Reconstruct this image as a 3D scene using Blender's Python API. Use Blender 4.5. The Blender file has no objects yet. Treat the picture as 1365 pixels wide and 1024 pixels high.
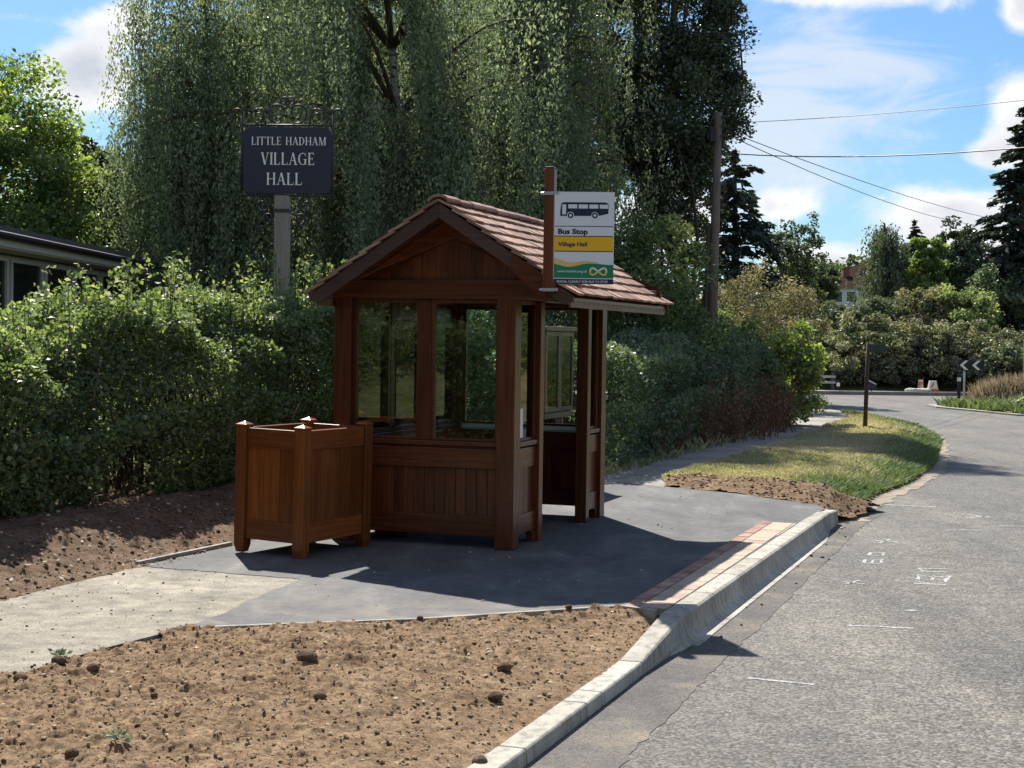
import bpy, math, random
import numpy as np
from mathutils import Vector, Matrix
random.seed(7)
S = bpy.context.scene
COL = S.collection
PI = math.pi
R = math.radians
rng = np.random.default_rng(11)

# ------------------------------------------------------------------ helpers
def lin(c):
    return tuple(c) + (1.0,) if len(c) == 3 else tuple(c)

def vnoise(P, seed=0):
    P = np.asarray(P, float)
    I = np.floor(P).astype(np.int64); Fr = P - I
    Fr = Fr * Fr * (3 - 2 * Fr)
    def h(i, j, k):
        n = (i * 374761393 + j * 668265263 + k * 2147483647 + seed * 974711) & 0xFFFFFFFF
        n = ((n ^ (n >> 13)) * 1274126177) & 0xFFFFFFFF
        n = n ^ (n >> 16)
        return (n & 0xFFFF) / 65535.0
    r = 0
    for a in (0, 1):
        wa = Fr[:, 0] if a else 1 - Fr[:, 0]
        for b in (0, 1):
            wb = Fr[:, 1] if b else 1 - Fr[:, 1]
            for c in (0, 1):
                wc = Fr[:, 2] if c else 1 - Fr[:, 2]
                r = r + wa * wb * wc * h(I[:, 0] + a, I[:, 1] + b, I[:, 2] + c)
    return r

def fbm(P, sc, oct=4, seed=0):
    P = np.asarray(P, float) * sc
    s = 0; a = .5; t = 0
    for o in range(oct):
        s = s + a * vnoise(P, seed + o); t += a; P = P * 2.03 + 7.1; a *= .5
    return s / t

class MB:
    """collects faces and links them as ONE mesh object"""
    def __init__(s):
        s.v = []; s.f = []; s.a = []; s.m = []
    def add(s, vs, fs, a=.5, m=0):
        b = len(s.v)
        s.v.extend([tuple(map(float, p)) for p in vs])
        for f in fs:
            s.f.append([b + i for i in f]); s.a.append(a); s.m.append(m)
        return s
    def box(s, x0, x1, y0, y1, z0, z1, a=None, m=0):
        if a is None: a = random.random()
        vs = [(x0,y0,z0),(x1,y0,z0),(x1,y1,z0),(x0,y1,z0),(x0,y0,z1),(x1,y0,z1),(x1,y1,z1),(x0,y1,z1)]
        return s.add(vs, [(0,3,2,1),(4,5,6,7),(0,1,5,4),(1,2,6,5),(2,3,7,6),(3,0,4,7)], a, m)
    def obox(s, c, ax, ay, az, a=None, m=0):
        if a is None: a = random.random()
        c, ax, ay, az = map(np.array, (c, ax, ay, az))
        vs = [c - ax - ay - az, c + ax - ay - az, c + ax + ay - az, c - ax + ay - az,
              c - ax - ay + az, c + ax - ay + az, c + ax + ay + az, c - ax + ay + az]
        return s.add(vs, [(0,3,2,1),(4,5,6,7),(0,1,5,4),(1,2,6,5),(2,3,7,6),(3,0,4,7)], a, m)
    def prism(s, pts, d, a=None, m=0):
        """pts: planar polygon (3D, ccw seen from -d side end), extruded by vector d"""
        if a is None: a = random.random()
        n = len(pts); p = [np.array(q, float) for q in pts]; d = np.array(d, float)
        vs = p + [q + d for q in p]
        fs = [tuple(range(n))[::-1], tuple(range(n, 2 * n))]
        for i in range(n):
            j = (i + 1) % n; fs.append((i, j, n + j, n + i))
        return s.add(vs, fs, a, m)
    def tube(s, pts, rad, n=6, a=.5, m=0, cap=True, closed=False):
        pts = [np.array(p, float) for p in pts]
        if not hasattr(rad, '__len__'): rad = [rad] * len(pts)
        up = np.array([0.13, 0.07, 1.0]); b = len(s.v); K = len(pts); vs = []
        prev = None
        for i, p in enumerate(pts):
            t = pts[min(i + 1, K - 1)] - pts[max(i - 1, 0)]
            t = t / (np.linalg.norm(t) + 1e-9)
            if prev is None:
                x = np.cross(t, up if abs(t @ up) < .95 * np.linalg.norm(up) else np.array([1., 0, 0]))
            else:
                x = prev - t * (prev @ t)
            x = x / (np.linalg.norm(x) + 1e-9); prev = x
            y = np.cross(t, x)
            for k in range(n):
                an = 2 * PI * k / n
                vs.append(p + rad[i] * (x * math.cos(an) + y * math.sin(an)))
        fs = []
        for i in range(K - 1):
            for k in range(n):
                k2 = (k + 1) % n
                fs.append((i * n + k, i * n + k2, (i + 1) * n + k2, (i + 1) * n + k))
        if cap:
            fs.append(tuple(range(n))[::-1]); fs.append(tuple((K - 1) * n + k for k in range(n)))
        return s.add(vs, fs, a, m)
    def build(s, name, mats, parent=None, bevel=0, smooth=False, loc=None):
        me = bpy.data.meshes.new(name)
        v = np.array(s.v, float)
        o = bpy.data.objects.new(name, me)
        if parent is None and loc is None:
            lo, hi = v.min(0), v.max(0)
            loc = ((lo[0] + hi[0]) / 2, (lo[1] + hi[1]) / 2, lo[2])
        if loc is not None and parent is None:
            v = v - np.array(loc); o.location = loc
        me.from_pydata(v.tolist(), [], s.f)
        mats = mats if isinstance(mats, (list, tuple)) else [mats]
        for m in mats: me.materials.append(m)
        at = me.attributes.new('v', 'FLOAT', 'FACE'); at.data.foreach_set('value', np.array(s.a, np.float32))
        me.polygons.foreach_set('material_index', np.array(s.m, np.int32))
        me.polygons.foreach_set('use_smooth', np.full(len(s.f), smooth))
        me.update()
        COL.objects.link(o)
        if parent: o.parent = parent
        if bevel:
            b = o.modifiers.new('bevel', 'BEVEL'); b.width = bevel; b.segments = 2; b.limit_method = 'ANGLE'
        return o

def fast_mesh(name, verts, nper, val, mat, parent=None, loc=(0, 0, 0), smooth=False):
    """verts (N*nper,3): one face per nper verts"""
    me = bpy.data.meshes.new(name)
    v = (np.asarray(verts, np.float32) - np.array(loc, np.float32)).astype(np.float32)
    n = len(v); nf = n // nper
    me.vertices.add(n); me.vertices.foreach_set('co', v.ravel())
    me.loops.add(n); me.loops.foreach_set('vertex_index', np.arange(n, dtype=np.int32))
    me.polygons.add(nf); me.polygons.foreach_set('loop_start', np.arange(0, n, nper, dtype=np.int32))
    me.update(calc_edges=True)
    at = me.attributes.new('v', 'FLOAT', 'FACE'); at.data.foreach_set('value', np.asarray(val, np.float32))
    me.materials.append(mat)
    o = bpy.data.objects.new(name, me); COL.objects.link(o)
    if parent: o.parent = parent
    else: o.location = loc
    return o

def tag(o, label=None, cat=None, group=None, kind=None):
    if label: o['label'] = label
    if cat: o['category'] = cat
    if group: o['group'] = group
    if kind: o['kind'] = kind
    return o

def empty(name, loc, rz=0, label=None, cat=None, group=None):
    o = bpy.data.objects.new(name, None); COL.objects.link(o)
    o.location = loc; o.rotation_euler = (0, 0, rz); o.empty_display_size = .2
    return tag(o, label, cat, group)

def norm(a):
    return a / (np.linalg.norm(a, axis=-1, keepdims=True) + 1e-9)

def rdir(n):
    return norm(rng.normal(size=(n, 3)))

# ------------------------------------------------------------------ materials
def mat(name):
    m = bpy.data.materials.new(name); m.use_nodes = True
    nt = m.node_tree; nt.nodes.clear()
    out = nt.nodes.new('ShaderNodeOutputMaterial')
    return m, nt, out

def N(nt, typ, **kw):
    n = nt.nodes.new(typ)
    for k, v in kw.items():
        if k in n.inputs.keys() if isinstance(k, str) else False:
            n.inputs[k].default_value = v
        else:
            setattr(n, k, v)
    return n

def ramp(nt, fac, stops):
    r = nt.nodes.new('ShaderNodeValToRGB')
    while len(r.color_ramp.elements) < len(stops): r.color_ramp.elements.new(.5)
    for e, (p, c) in zip(r.color_ramp.elements, stops):
        e.position = p; e.color = lin(c)
    nt.links.new(fac, r.inputs[0]); return r

def noise(nt, scale, detail=5, rough=.6, vec=None, dist=0):
    n = nt.nodes.new('ShaderNodeTexNoise')
    n.inputs['Scale'].default_value = scale; n.inputs['Detail'].default_value = detail
    n.inputs['Roughness'].default_value = rough; n.inputs['Distortion'].default_value = dist
    if vec is not None: nt.links.new(vec, n.inputs['Vector'])
    return n

def mixc(nt, fac, a, b, typ='MIX'):
    m = nt.nodes.new('ShaderNodeMix'); m.data_type = 'RGBA'; m.blend_type = typ
    def put(i, x):
        if hasattr(x, 'links'): nt.links.new(x, m.inputs[i])
        elif isinstance(x, (int, float)): m.inputs[i].default_value = x
        else: m.inputs[i].default_value = lin(x)
    put(0, fac); put(6, a); put(7, b)
    return m.outputs[2]

def mapping(nt, scale, src='Object'):
    tc = nt.nodes.new('ShaderNodeTexCoord'); mp = nt.nodes.new('ShaderNodeMapping')
    mp.inputs['Scale'].default_value = scale
    nt.links.new(tc.outputs[src], mp.inputs[0]); return mp.outputs[0]

def pos(nt):
    return nt.nodes.new('ShaderNodeNewGeometry').outputs['Position']

def bsdf(nt, out, col, rough=.6, spec=.5, metal=0, bump=None, bstr=.3, bdist=.01):
    b = nt.nodes.new('ShaderNodeBsdfPrincipled')
    if hasattr(col, 'links'): nt.links.new(col, b.inputs['Base Color'])
    else: b.inputs['Base Color'].default_value = lin(col)
    if hasattr(rough, 'links'): nt.links.new(rough, b.inputs['Roughness'])
    else: b.inputs['Roughness'].default_value = rough
    b.inputs['Specular IOR Level'].default_value = spec
    b.inputs['Metallic'].default_value = metal
    if bump is not None:
        bp = nt.nodes.new('ShaderNodeBump'); bp.inputs['Strength'].default_value = bstr; bp.inputs['Distance'].default_value = bdist
        nt.links.new(bump, bp.inputs['Height']); nt.links.new(bp.outputs[0], b.inputs['Normal'])
    nt.links.new(b.outputs[0], out.inputs[0]); return b

def attr(nt, name='v'):
    a = nt.nodes.new('ShaderNodeAttribute'); a.attribute_name = name; return a.outputs['Fac']

def plain(name, col, rough=.6, spec=.5, metal=0, var=.15, sc=20):
    m, nt, out = mat(name)
    n = noise(nt, sc, 4, vec=mapping(nt, (1, 1, 1)))
    c = mixc(nt, n.outputs['Fac'], [x * (1 - var) for x in col], [x * (1 + var) for x in col])
    bsdf(nt, out, c, rough, spec, metal, n.outputs['Fac'], .08, .004)
    return m

def leafmat(name, stops, trans=.35, tcol=None, rough=.45, spec=.4, k=1.0):
    stops = [(p, tuple((x * .56 + .44 * (.3 * c[0] + .6 * c[1] + .1 * c[2])) * k * t_ for x, t_ in zip(c, (1.0, 1.0, 1.0)))) for p, c in stops]
    m, nt, out = mat(name)
    c = ramp(nt, attr(nt), stops).outputs[0]
    b = nt.nodes.new('ShaderNodeBsdfPrincipled'); nt.links.new(c, b.inputs['Base Color'])
    b.inputs['Roughness'].default_value = rough; b.inputs['Specular IOR Level'].default_value = spec
    t = nt.nodes.new('ShaderNodeBsdfTranslucent')
    tc = mixc(nt, 1.0, c, tcol or (1.5, 1.5, .6), 'MULTIPLY')
    nt.links.new(tc, t.inputs[0])
    mx = nt.nodes.new('ShaderNodeMixShader'); mx.inputs[0].default_value = trans
    nt.links.new(b.outputs[0], mx.inputs[1]); nt.links.new(t.outputs[0], mx.inputs[2])
    nt.links.new(mx.outputs[0], out.inputs[0]); return m

def wood(name, dark, light, axis, rough=.27):
    m, nt, out = mat(name)
    sc = {'z': (38, 38, 1.6), 'x': (1.6, 38, 38), 'y': (38, 1.6, 38)}[axis]
    v = mapping(nt, sc)
    ad = nt.nodes.new('ShaderNodeVectorMath'); ad.operation = 'ADD'
    cmb = nt.nodes.new('ShaderNodeCombineXYZ'); av = attr(nt)
    mu = nt.nodes.new('ShaderNodeMath'); mu.operation = 'MULTIPLY'; mu.inputs[1].default_value = 37.
    nt.links.new(av, mu.inputs[0])
    for i in range(3): nt.links.new(mu.outputs[0], cmb.inputs[i])
    nt.links.new(v, ad.inputs[0]); nt.links.new(cmb.outputs[0], ad.inputs[1])
    n = noise(nt, 1.0, 6, .65, ad.outputs[0], .6)
    n2 = noise(nt, 2.2, 3, .5, mapping(nt, (1, 1, 1)))
    c = ramp(nt, n.outputs['Fac'], [(.3, dark), (.62, light)]).outputs[0]
    c = mixc(nt, n2.outputs['Fac'], mixc(nt, 1, c, (.72, .72, .75), 'MULTIPLY'), c)
    tint = ramp(nt, av, [(0, (.70, .68, .70)), (.5, (1, 1, 1)), (1, (1.3, 1.24, 1.12))]).outputs[0]
    c = mixc(nt, 1, c, tint, 'MULTIPLY')
    bsdf(nt, out, c, rough, .38, 0, n.outputs['Fac'], .10, .002)
    return m

W_D, W_L = (.075, .021, .008), (.165, .049, .017)
M = {}
M['wood_z'] = wood('stained_wood_upright', W_D, W_L, 'z')
M['wood_x'] = wood('stained_wood_across', W_D, W_L, 'x')
M['wood_y'] = wood('stained_wood_along', W_D, W_L, 'y')
B_D, B_L = (.135, .039, .009), (.27, .085, .021)
M['bin_z'] = wood('oak_stain_upright', B_D, B_L, 'z')
M['bin_x'] = wood('oak_stain_across', B_D, B_L, 'x')
M['bin_y'] = wood('oak_stain_along', B_D, B_L, 'y')
M['barge'] = wood('dark_bargeboard', (.055, .026, .016), (.10, .050, .032), 'x', .55)
M['grey_wood'] = wood('weathered_post_wood', (.20, .175, .145), (.36, .32, .27), 'z', .8)
M['pole_wood'] = wood('creosote_pole_wood', (.11, .085, .065), (.23, .18, .135), 'z', .8)
M['old_wood'] = wood('notice_wood', (.14, .095, .06), (.26, .18, .12), 'x', .6)

def glass_mat(tint=(.88, .93, .9)):
    m, nt, out = mat('window_glass')
    t = nt.nodes.new('ShaderNodeBsdfTransparent'); t.inputs[0].default_value = lin(tint)
    g = nt.nodes.new('ShaderNodeBsdfGlossy'); g.inputs['Roughness'].default_value = .015
    fr = nt.nodes.new('ShaderNodeFresnel'); fr.inputs[0].default_value = 1.6
    mx = nt.nodes.new('ShaderNodeMixShader')
    nt.links.new(fr.outputs[0], mx.inputs[0]); nt.links.new(t.outputs[0], mx.inputs[1]); nt.links.new(g.outputs[0], mx.inputs[2])
    nt.links.new(mx.outputs[0], out.inputs[0]); return m
M['glass'] = glass_mat()
M['dark_glass'] = plain('dark_window_glass', (.012, .014, .016), .06, .6, 0, .1)
M['iron'] = plain('black_wrought_iron', (.022, .022, .022), .5, .5, 0, .4, 60)
M['steel'] = plain('galvanised_steel', (.55, .56, .57), .35, .5, .9, .15, 60)
M['navy'] = plain('navy_sign_paint', (.016, .019, .036), .45, .5, 0, .3, 9)
M['letter'] = plain('cream_letter_paint', (.86, .83, .76), .6, .3, 0, .06, 30)
M['sign_white'] = plain('white_sign_sheet', (.74, .75, .78), .4, .4, 0, .03, 5)
M['sign_navy'] = plain('dark_blue_ink', (.012, .016, .05), .4, .4, 0, .05)
M['sign_yellow'] = plain('amber_sign_band', (.82, .47, .01), .4, .4, 0, .04)
M['sign_green'] = plain('green_sign_band', (.015, .20, .095), .4, .4, 0, .06)
M['sign_gold'] = plain('gold_sign_ribbon', (.72, .52, .16), .4, .4, 0, .1)
M['sign_pale'] = plain('pale_gold_ribbon', (.80, .74, .52), .4, .4, 0, .1)
M['white'] = plain('white_paint_and_sill_glare', (.78, .78, .76), .5, .4, 0, .05)
M['black'] = plain('black_paint', (.015, .015, .017), .5, .4, 0, .2)
M['paper'] = plain('white_paper', (.8, .79, .75), .7, .2, 0, .04)
M['cream'] = plain('cream_render', (.60, .55, .36), .85, .2, 0, .1, 3)
M['hall_trim'] = plain('pale_grey_trim', (.55, .52, .47), .7, .3, 0, .12, 5)
M['roof_felt'] = plain('grey_roof_felt', (.10, .10, .11), .8, .3, 0, .25, 6)
M['brick_red'] = plain('red_brick', (.20, .085, .062), .85, .2, 0, .25, 8)
M['house_white'] = plain('white_house_render', (.70, .68, .65), .8, .2, 0, .06, 2)
M['house_roof'] = plain('brown_red_roof_tiles', (.05, .031, .027), .95, .0, 0, .3, 4)
M['orange'] = plain('orange_plastic', (.75, .14, .03), .5, .4, 0, .1)
M['sack'] = plain('pale_sacking', (.6, .57, .48), .9, .2, 0, .15)
M['rubble'] = plain('pale_stone', (.46, .38, .27), .9, .2, 0, .3, 30)
M['dark_green_paint'] = plain('dark_green_paint', (.03, .05, .04), .5, .4, 0, .2)
M['bark'] = plain('rough_brown_bark', (.075, .055, .04), .9, .2, 0, .4, 14)
M['twig'] = plain('thin_brown_twig', (.095, .07, .05), .9, .2, 0, .3, 20)
M['dead_stalk'] = plain('dead_brown_stalk', (.17, .075, .045), .9, .1, 0, .35, 20)

def birch_bark():
    m, nt, out = mat('white_birch_bark')
    n = noise(nt, 1, 5, .7, mapping(nt, (5, 5, 12)))
    c = ramp(nt, n.outputs['Fac'], [(.42, (.05, .045, .04)), (.52, (.5, .48, .44))]).outputs[0]
    bsdf(nt, out, c, .8, .2); return m
M['birch_bark'] = birch_bark()

def tile_mat():
    m, nt, out = mat('red_clay_roof_tile')
    n = noise(nt, 9, 5, .7, mapping(nt, (1, 1, 1)))
    c = ramp(nt, attr(nt), [(0, (.20, .115, .083)), (.5, (.31, .19, .142)), (1, (.40, .27, .21))]).outputs[0]
    c = mixc(nt, n.outputs['Fac'], mixc(nt, 1, c, (.7, .66, .64), 'MULTIPLY'), mixc(nt, 1, c, (1.25, 1.25, 1.25), 'MULTIPLY'))
    n2 = noise(nt, 160, 2, .6, mapping(nt, (1, 1, 1)))
    bsdf(nt, out, c, .85, .25, 0, n2.outputs['Fac'], .35, .003); return m
M['tile'] = tile_mat()

def ground_mats():
    # carriageway: worn chippings
    m, nt, out = mat('worn_asphalt')
    p = pos(nt)
    big = noise(nt, .55, 4, .6, p); mid = noise(nt, 5, 4, .65, p)
    vo = nt.nodes.new('ShaderNodeTexVoronoi'); vo.inputs['Scale'].default_value = 66; nt.links.new(p, vo.inputs['Vector'])
    vc = nt.nodes.new('ShaderNodeSeparateColor'); nt.links.new(vo.outputs['Color'], vc.inputs[0])
    chip = ramp(nt, vc.outputs[0], [(0, (.062, .058, .051)), (.3, (.118, .111, .099)), (.7, (.182, .172, .154)), (1, (.28, .264, .235))]).outputs[0]
    edge = ramp(nt, vo.outputs['Distance'], [(.25, (1, 1, 1)), (.8, (.6, .6, .6))]).outputs[0]
    c = mixc(nt, 1, chip, edge, 'MULTIPLY')
    c = mixc(nt, 1, c, ramp(nt, big.outputs['Fac'], [(.3, (.78, .78, .8)), (.7, (1.12, 1.1, 1.06))]).outputs[0], 'MULTIPLY')
    c = mixc(nt, 1, c, ramp(nt, mid.outputs['Fac'], [(.3, (.8, .8, .8)), (.7, (1.2, 1.18, 1.14))]).outputs[0], 'MULTIPLY')
    mpt = nt.nodes.new('ShaderNodeMapping'); mpt.inputs['Rotation'].default_value = (0, 0, R(20)); mpt.inputs['Scale'].default_value = (1.1, .06, 1); nt.links.new(p, mpt.inputs[0])
    trk = noise(nt, 1.0, 4, .6, mpt.outputs[0], .2)
    c = mixc(nt, 1, c, ramp(nt, trk.outputs['Fac'], [(.35, (.80, .80, .81)), (.65, (1.14, 1.13, 1.1))]).outputs[0], 'MULTIPLY')
    stn = noise(nt, .9, 6, .7, p, 1.2)
    c = mixc(nt, 1, c, ramp(nt, stn.outputs['Fac'], [(.56, (1, 1, 1)), (.7, (.74, .72, .7))]).outputs[0], 'MULTIPLY')
    bsdf(nt, out, c, .7, .22, 0, vo.outputs['Distance'], .25, -.005); M['asphalt'] = m
    # reinstated strip beside the kerb
    m, nt, out = mat('smooth_asphalt_strip')
    p = pos(nt)
    a = noise(nt, 1.6, 5, .65, p, .4); f = noise(nt, 90, 3, .6, p)
    c = ramp(nt, a.outputs['Fac'], [(.3, (.070, .067, .064)), (.5, (.115, .106, .096)), (.64, (.18, .155, .12)), (.78, (.27, .22, .155))]).outputs[0]
    c = mixc(nt, 1, c, ramp(nt, f.outputs['Fac'], [(.3, (.5, .5, .5)), (.7, (1.45, 1.45, 1.45))]).outputs[0], 'MULTIPLY')
    bsdf(nt, out, c, .85, .2, 0, f.outputs['Fac'], .8, .006); M['strip'] = m
    # fresh tarmac of the stop
    m, nt, out = mat('fresh_black_tarmac')
    p = pos(nt)
    mp = nt.nodes.new('ShaderNodeMapping'); mp.inputs['Rotation'].default_value = (0, 0, R(19)); mp.inputs['Scale'].default_value = (1.3, .5, 1)
    nt.links.new(p, mp.inputs[0])
    a = noise(nt, 1.5, 5, .62, mp.outputs[0], .5); f = noise(nt, 120, 3, .7, p); g = noise(nt, 9, 4, .65, p)
    c = ramp(nt, a.outputs['Fac'], [(.3, (.066, .065, .067)), (.55, (.108, .106, .105)), (.75, (.175, .166, .152))]).outputs[0]
    c = mixc(nt, 1, c, ramp(nt, g.outputs['Fac'], [(.3, (.82, .82, .82)), (.75, (1.25, 1.24, 1.22))]).outputs[0], 'MULTIPLY')
    c = mixc(nt, 1, c, ramp(nt, f.outputs['Fac'], [(.32, (.55, .55, .55)), (.68, (1.5, 1.5, 1.5))]).outputs[0], 'MULTIPLY')
    # pale dust near the front edging
    n3 = noise(nt, 2.3, 4, .6, p, .8)
    sx = nt.nodes.new('ShaderNodeSeparateXYZ'); nt.links.new(p, sx.inputs[0])
    mr = nt.nodes.new('ShaderNodeMapRange'); mr.inputs[1].default_value = 10.6; mr.inputs[2].default_value = 9.0; mr.inputs[3].default_value = 0; mr.inputs[4].default_value = .62
    nt.links.new(sx.outputs[1], mr.inputs[0])
    du = nt.nodes.new('ShaderNodeMath'); du.operation = 'MULTIPLY'; nt.links.new(mr.outputs[0], du.inputs[0])
    dr = ramp(nt, n3.outputs['Fac'], [(.47, (0, 0, 0)), (.72, (1, 1, 1))]); nt.links.new(dr.outputs[0], du.inputs[1])
    c = mixc(nt, du.outputs[0], c, (.30, .25, .18))
    bsdf(nt, out, c, .8, .22, 0, f.outputs['Fac'], .6, .004); M['tarmac'] = m
    # old path, dusty pale
    m, nt, out = mat('dusty_pale_path')
    p = pos(nt)
    a = noise(nt, 1.1, 6, .65, p, .6); f = noise(nt, 70, 3, .65, p); g = noise(nt, 7, 4, .6, p)
    c = ramp(nt, a.outputs['Fac'], [(.28, (.165, .150, .124)), (.5, (.275, .247, .20)), (.7, (.37, .33, .265))]).outputs[0]
    c = mixc(nt, 1, c, ramp(nt, g.outputs['Fac'], [(.3, (.66, .66, .67)), (.7, (1.18, 1.17, 1.15))]).outputs[0], 'MULTIPLY')
    c = mixc(nt, 1, c, ramp(nt, f.outputs['Fac'], [(.3, (.62, .62, .62)), (.7, (1.28, 1.28, 1.28))]).outputs[0], 'MULTIPLY')
    bsdf(nt, out, c, .9, .2, 0, f.outputs['Fac'], .7, .006); M['path'] = m
    m, nt, out = mat('dusty_road_margin')
    p = pos(nt); a = noise(nt, 2.2, 6, .7, p, .5); f = noise(nt, 60, 3, .65, p)
    c = ramp(nt, a.outputs['Fac'], [(.3, (.17, .15, .12)), (.6, (.30, .255, .19)), (.75, (.36, .30, .22))]).outputs[0]
    c = mixc(nt, 1, c, ramp(nt, f.outputs['Fac'], [(.3, (.7, .7, .7)), (.7, (1.2, 1.2, 1.2))]).outputs[0], 'MULTIPLY')
    bsdf(nt, out, c, .9, .2, 0, f.outputs['Fac'], .4, .004); M['path_dust'] = m
    # far footpath, grey
    m, nt, out = mat('grey_footpath')
    p = pos(nt)
    a = noise(nt, .9, 5, .65, p, .5); f = noise(nt, 50, 3, .65, p)
    c = ramp(nt, a.outputs['Fac'], [(.3, (.20, .185, .165)), (.7, (.36, .33, .29))]).outputs[0]
    c = mixc(nt, 1, c, ramp(nt, f.outputs['Fac'], [(.3, (.75, .75, .75)), (.7, (1.2, 1.2, 1.2))]).outputs[0], 'MULTIPLY')
    bsdf(nt, out, c, .9, .2, 0, f.outputs['Fac'], .3, .004); M['footpath'] = m
    # soil
    for nm, cs in (('soil', [(.22, (.12, .076, .043)), (.45, (.215, .144, .086)), (.62, (.285, .198, .122)), (.8, (.39, .285, .18))]),
                   ('dirt', [(.25, (.09, .058, .036)), (.5, (.19, .128, .08)), (.75, (.27, .19, .12))]), ('dark_soil', [(.25, (.085, .055, .036)), (.5, (.155, .104, .068)), (.75, (.23, .162, .11))])):
        m, nt, out = mat('loose_' + nm)
        p = pos(nt)
        a = noise(nt, 3.2, 6, .7, p); f = noise(nt, 60, 5, .75, p); b2 = noise(nt, 210, 2, .6, p); e_ = noise(nt, 24, 4, .7, p, .4)
        c = ramp(nt, a.outputs['Fac'], cs).outputs[0]
        c = mixc(nt, 1, c, ramp(nt, e_.outputs['Fac'], [(.32, (.58, .55, .52)), (.5, (.95, .95, .95)), (.7, (1.28, 1.27, 1.22))]).outputs[0], 'MULTIPLY')
        c = mixc(nt, 1, c, ramp(nt, f.outputs['Fac'], [(.25, (.5, .48, .46)), (.5, (1, 1, 1)), (.78, (1.55, 1.5, 1.42))]).outputs[0], 'MULTIPLY')
        c = mixc(nt, 1, c, ramp(nt, b2.outputs['Fac'], [(.3, (.75, .75, .75)), (.7, (1.25, 1.25, 1.25))]).outputs[0], 'MULTIPLY')
        bsdf(nt, out, c, .95, .1, 0, f.outputs['Fac'], .9, .012); M[nm] = m
    m, nt, out = mat('mixed_soil_crumb')
    p = pos(nt); f = noise(nt, 120, 3, .7, p)
    c = ramp(nt, attr(nt), [(0, (.11, .068, .038)), (.55, (.205, .138, .080)), (.85, (.32, .235, .14)), (1, (.46, .37, .24))]).outputs[0]
    c = mixc(nt, 1, c, ramp(nt, f.outputs['Fac'], [(.3, (.7, .7, .7)), (.7, (1.3, 1.3, 1.3))]).outputs[0], 'MULTIPLY')
    bsdf(nt, out, c, .95, .1, 0, f.outputs['Fac'], .6, .004); M['crumb'] = m
    # concrete kerb
    m, nt, out = mat('pale_new_concrete')
    p = pos(nt)
    a = noise(nt, 3.0, 6, .7, p, .3); f = noise(nt, 110, 3, .65, p)
    c = ramp(nt, a.outputs['Fac'], [(.25, (.25, .23, .19)), (.5, (.40, .375, .32)), (.8, (.50, .475, .415))]).outputs[0]
    c = mixc(nt, 1, c, ramp(nt, f.outputs['Fac'], [(.3, (.85, .85, .85)), (.7, (1.1, 1.1, 1.1))]).outputs[0], 'MULTIPLY')
    st = noise(nt, 1, 4, .7, mapping(nt, (14, 14, 2.2)))
    c = mixc(nt, 1, c, ramp(nt, st.outputs['Fac'], [(.36, (.62, .61, .60)), (.52, (1, 1, 1))]).outputs[0], 'MULTIPLY')
    oi = nt.nodes.new('ShaderNodeObjectInfo')
    c = mixc(nt, 1, c, ramp(nt, oi.outputs['Random'], [(0, (.82, .82, .80)), (1, (1.1, 1.1, 1.1))]).outputs[0], 'MULTIPLY')
    bsdf(nt, out, c, .85, .25, 0, f.outputs['Fac'], .25, .003); M['concrete'] = m
    # pavers (value by attribute)
    m, nt, out = mat('paver_blocks')
    p = pos(nt); f = noise(nt, 60, 4, .7, p); g = noise(nt, 4, 4, .6, p)
    c = ramp(nt, attr(nt), [(0, (.20, .055, .045)), (.3, (.28, .095, .075)), (.5, (.32, .20, .16)), (.75, (.42, .32, .24)), (1, (.47, .37, .28))]).outputs[0]
    c = mixc(nt, ramp(nt, g.outputs['Fac'], [(.35, (.15, .15, .15)), (.7, (.85, .85, .85))]).outputs[0], c, (.42, .35, .27))
    c = mixc(nt, 1, c, ramp(nt, f.outputs['Fac'], [(.3, (.75, .75, .75)), (.7, (1.2, 1.2, 1.2))]).outputs[0], 'MULTIPLY')
    bsdf(nt, out, c, .85, .2, 0, f.outputs['Fac'], .3, .003); M['paver'] = m
    # base ground: rough grass / earth
    m, nt, out = mat('rough_ground')
    p = pos(nt); a = noise(nt, .35, 6, .7, p); f = noise(nt, 14, 5, .7, p)
    c = ramp(nt, a.outputs['Fac'], [(.3, (.055, .085, .022)), (.55, (.10, .11, .04)), (.75, (.16, .13, .065))]).outputs[0]
    c = mixc(nt, 1, c, ramp(nt, f.outputs['Fac'], [(.3, (.6, .6, .6)), (.7, (1.35, 1.35, 1.35))]).outputs[0], 'MULTIPLY')
    bsdf(nt, out, c, .95, .1, 0, f.outputs['Fac'], .8, .05); M['ground'] = m
    # turf under the blades
    m, nt, out = mat('dry_turf')
    p = pos(nt); a = noise(nt, .9, 6, .7, p, .4); f = noise(nt, 22, 5, .75, p)
    c = ramp(nt, a.outputs['Fac'], [(.3, (.12, .14, .045)), (.5, (.28, .23, .11)), (.72, (.36, .285, .16))]).outputs[0]
    c = mixc(nt, 1, c, ramp(nt, f.outputs['Fac'], [(.3, (.6, .6, .6)), (.7, (1.35, 1.35, 1.35))]).outputs[0], 'MULTIPLY')
    bsdf(nt, out, c, .95, .1, 0, f.outputs['Fac'], .8, .03); M['turf'] = m
    # chalk paint
    m, nt, out = mat('worn_white_road_paint')
    p = pos(nt); f = noise(nt, 55, 3, .7, p); g = noise(nt, 6, 3, .6, p)
    c = mixc(nt, ramp(nt, f.outputs['Fac'], [(.42, (0, 0, 0)), (.6, (.7, .7, .7))]).outputs[0], (.19, .187, .178), (.62, .62, .6))
    bsdf(nt, out, c, .8, .2); M['chalk'] = m
ground_mats()

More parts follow.
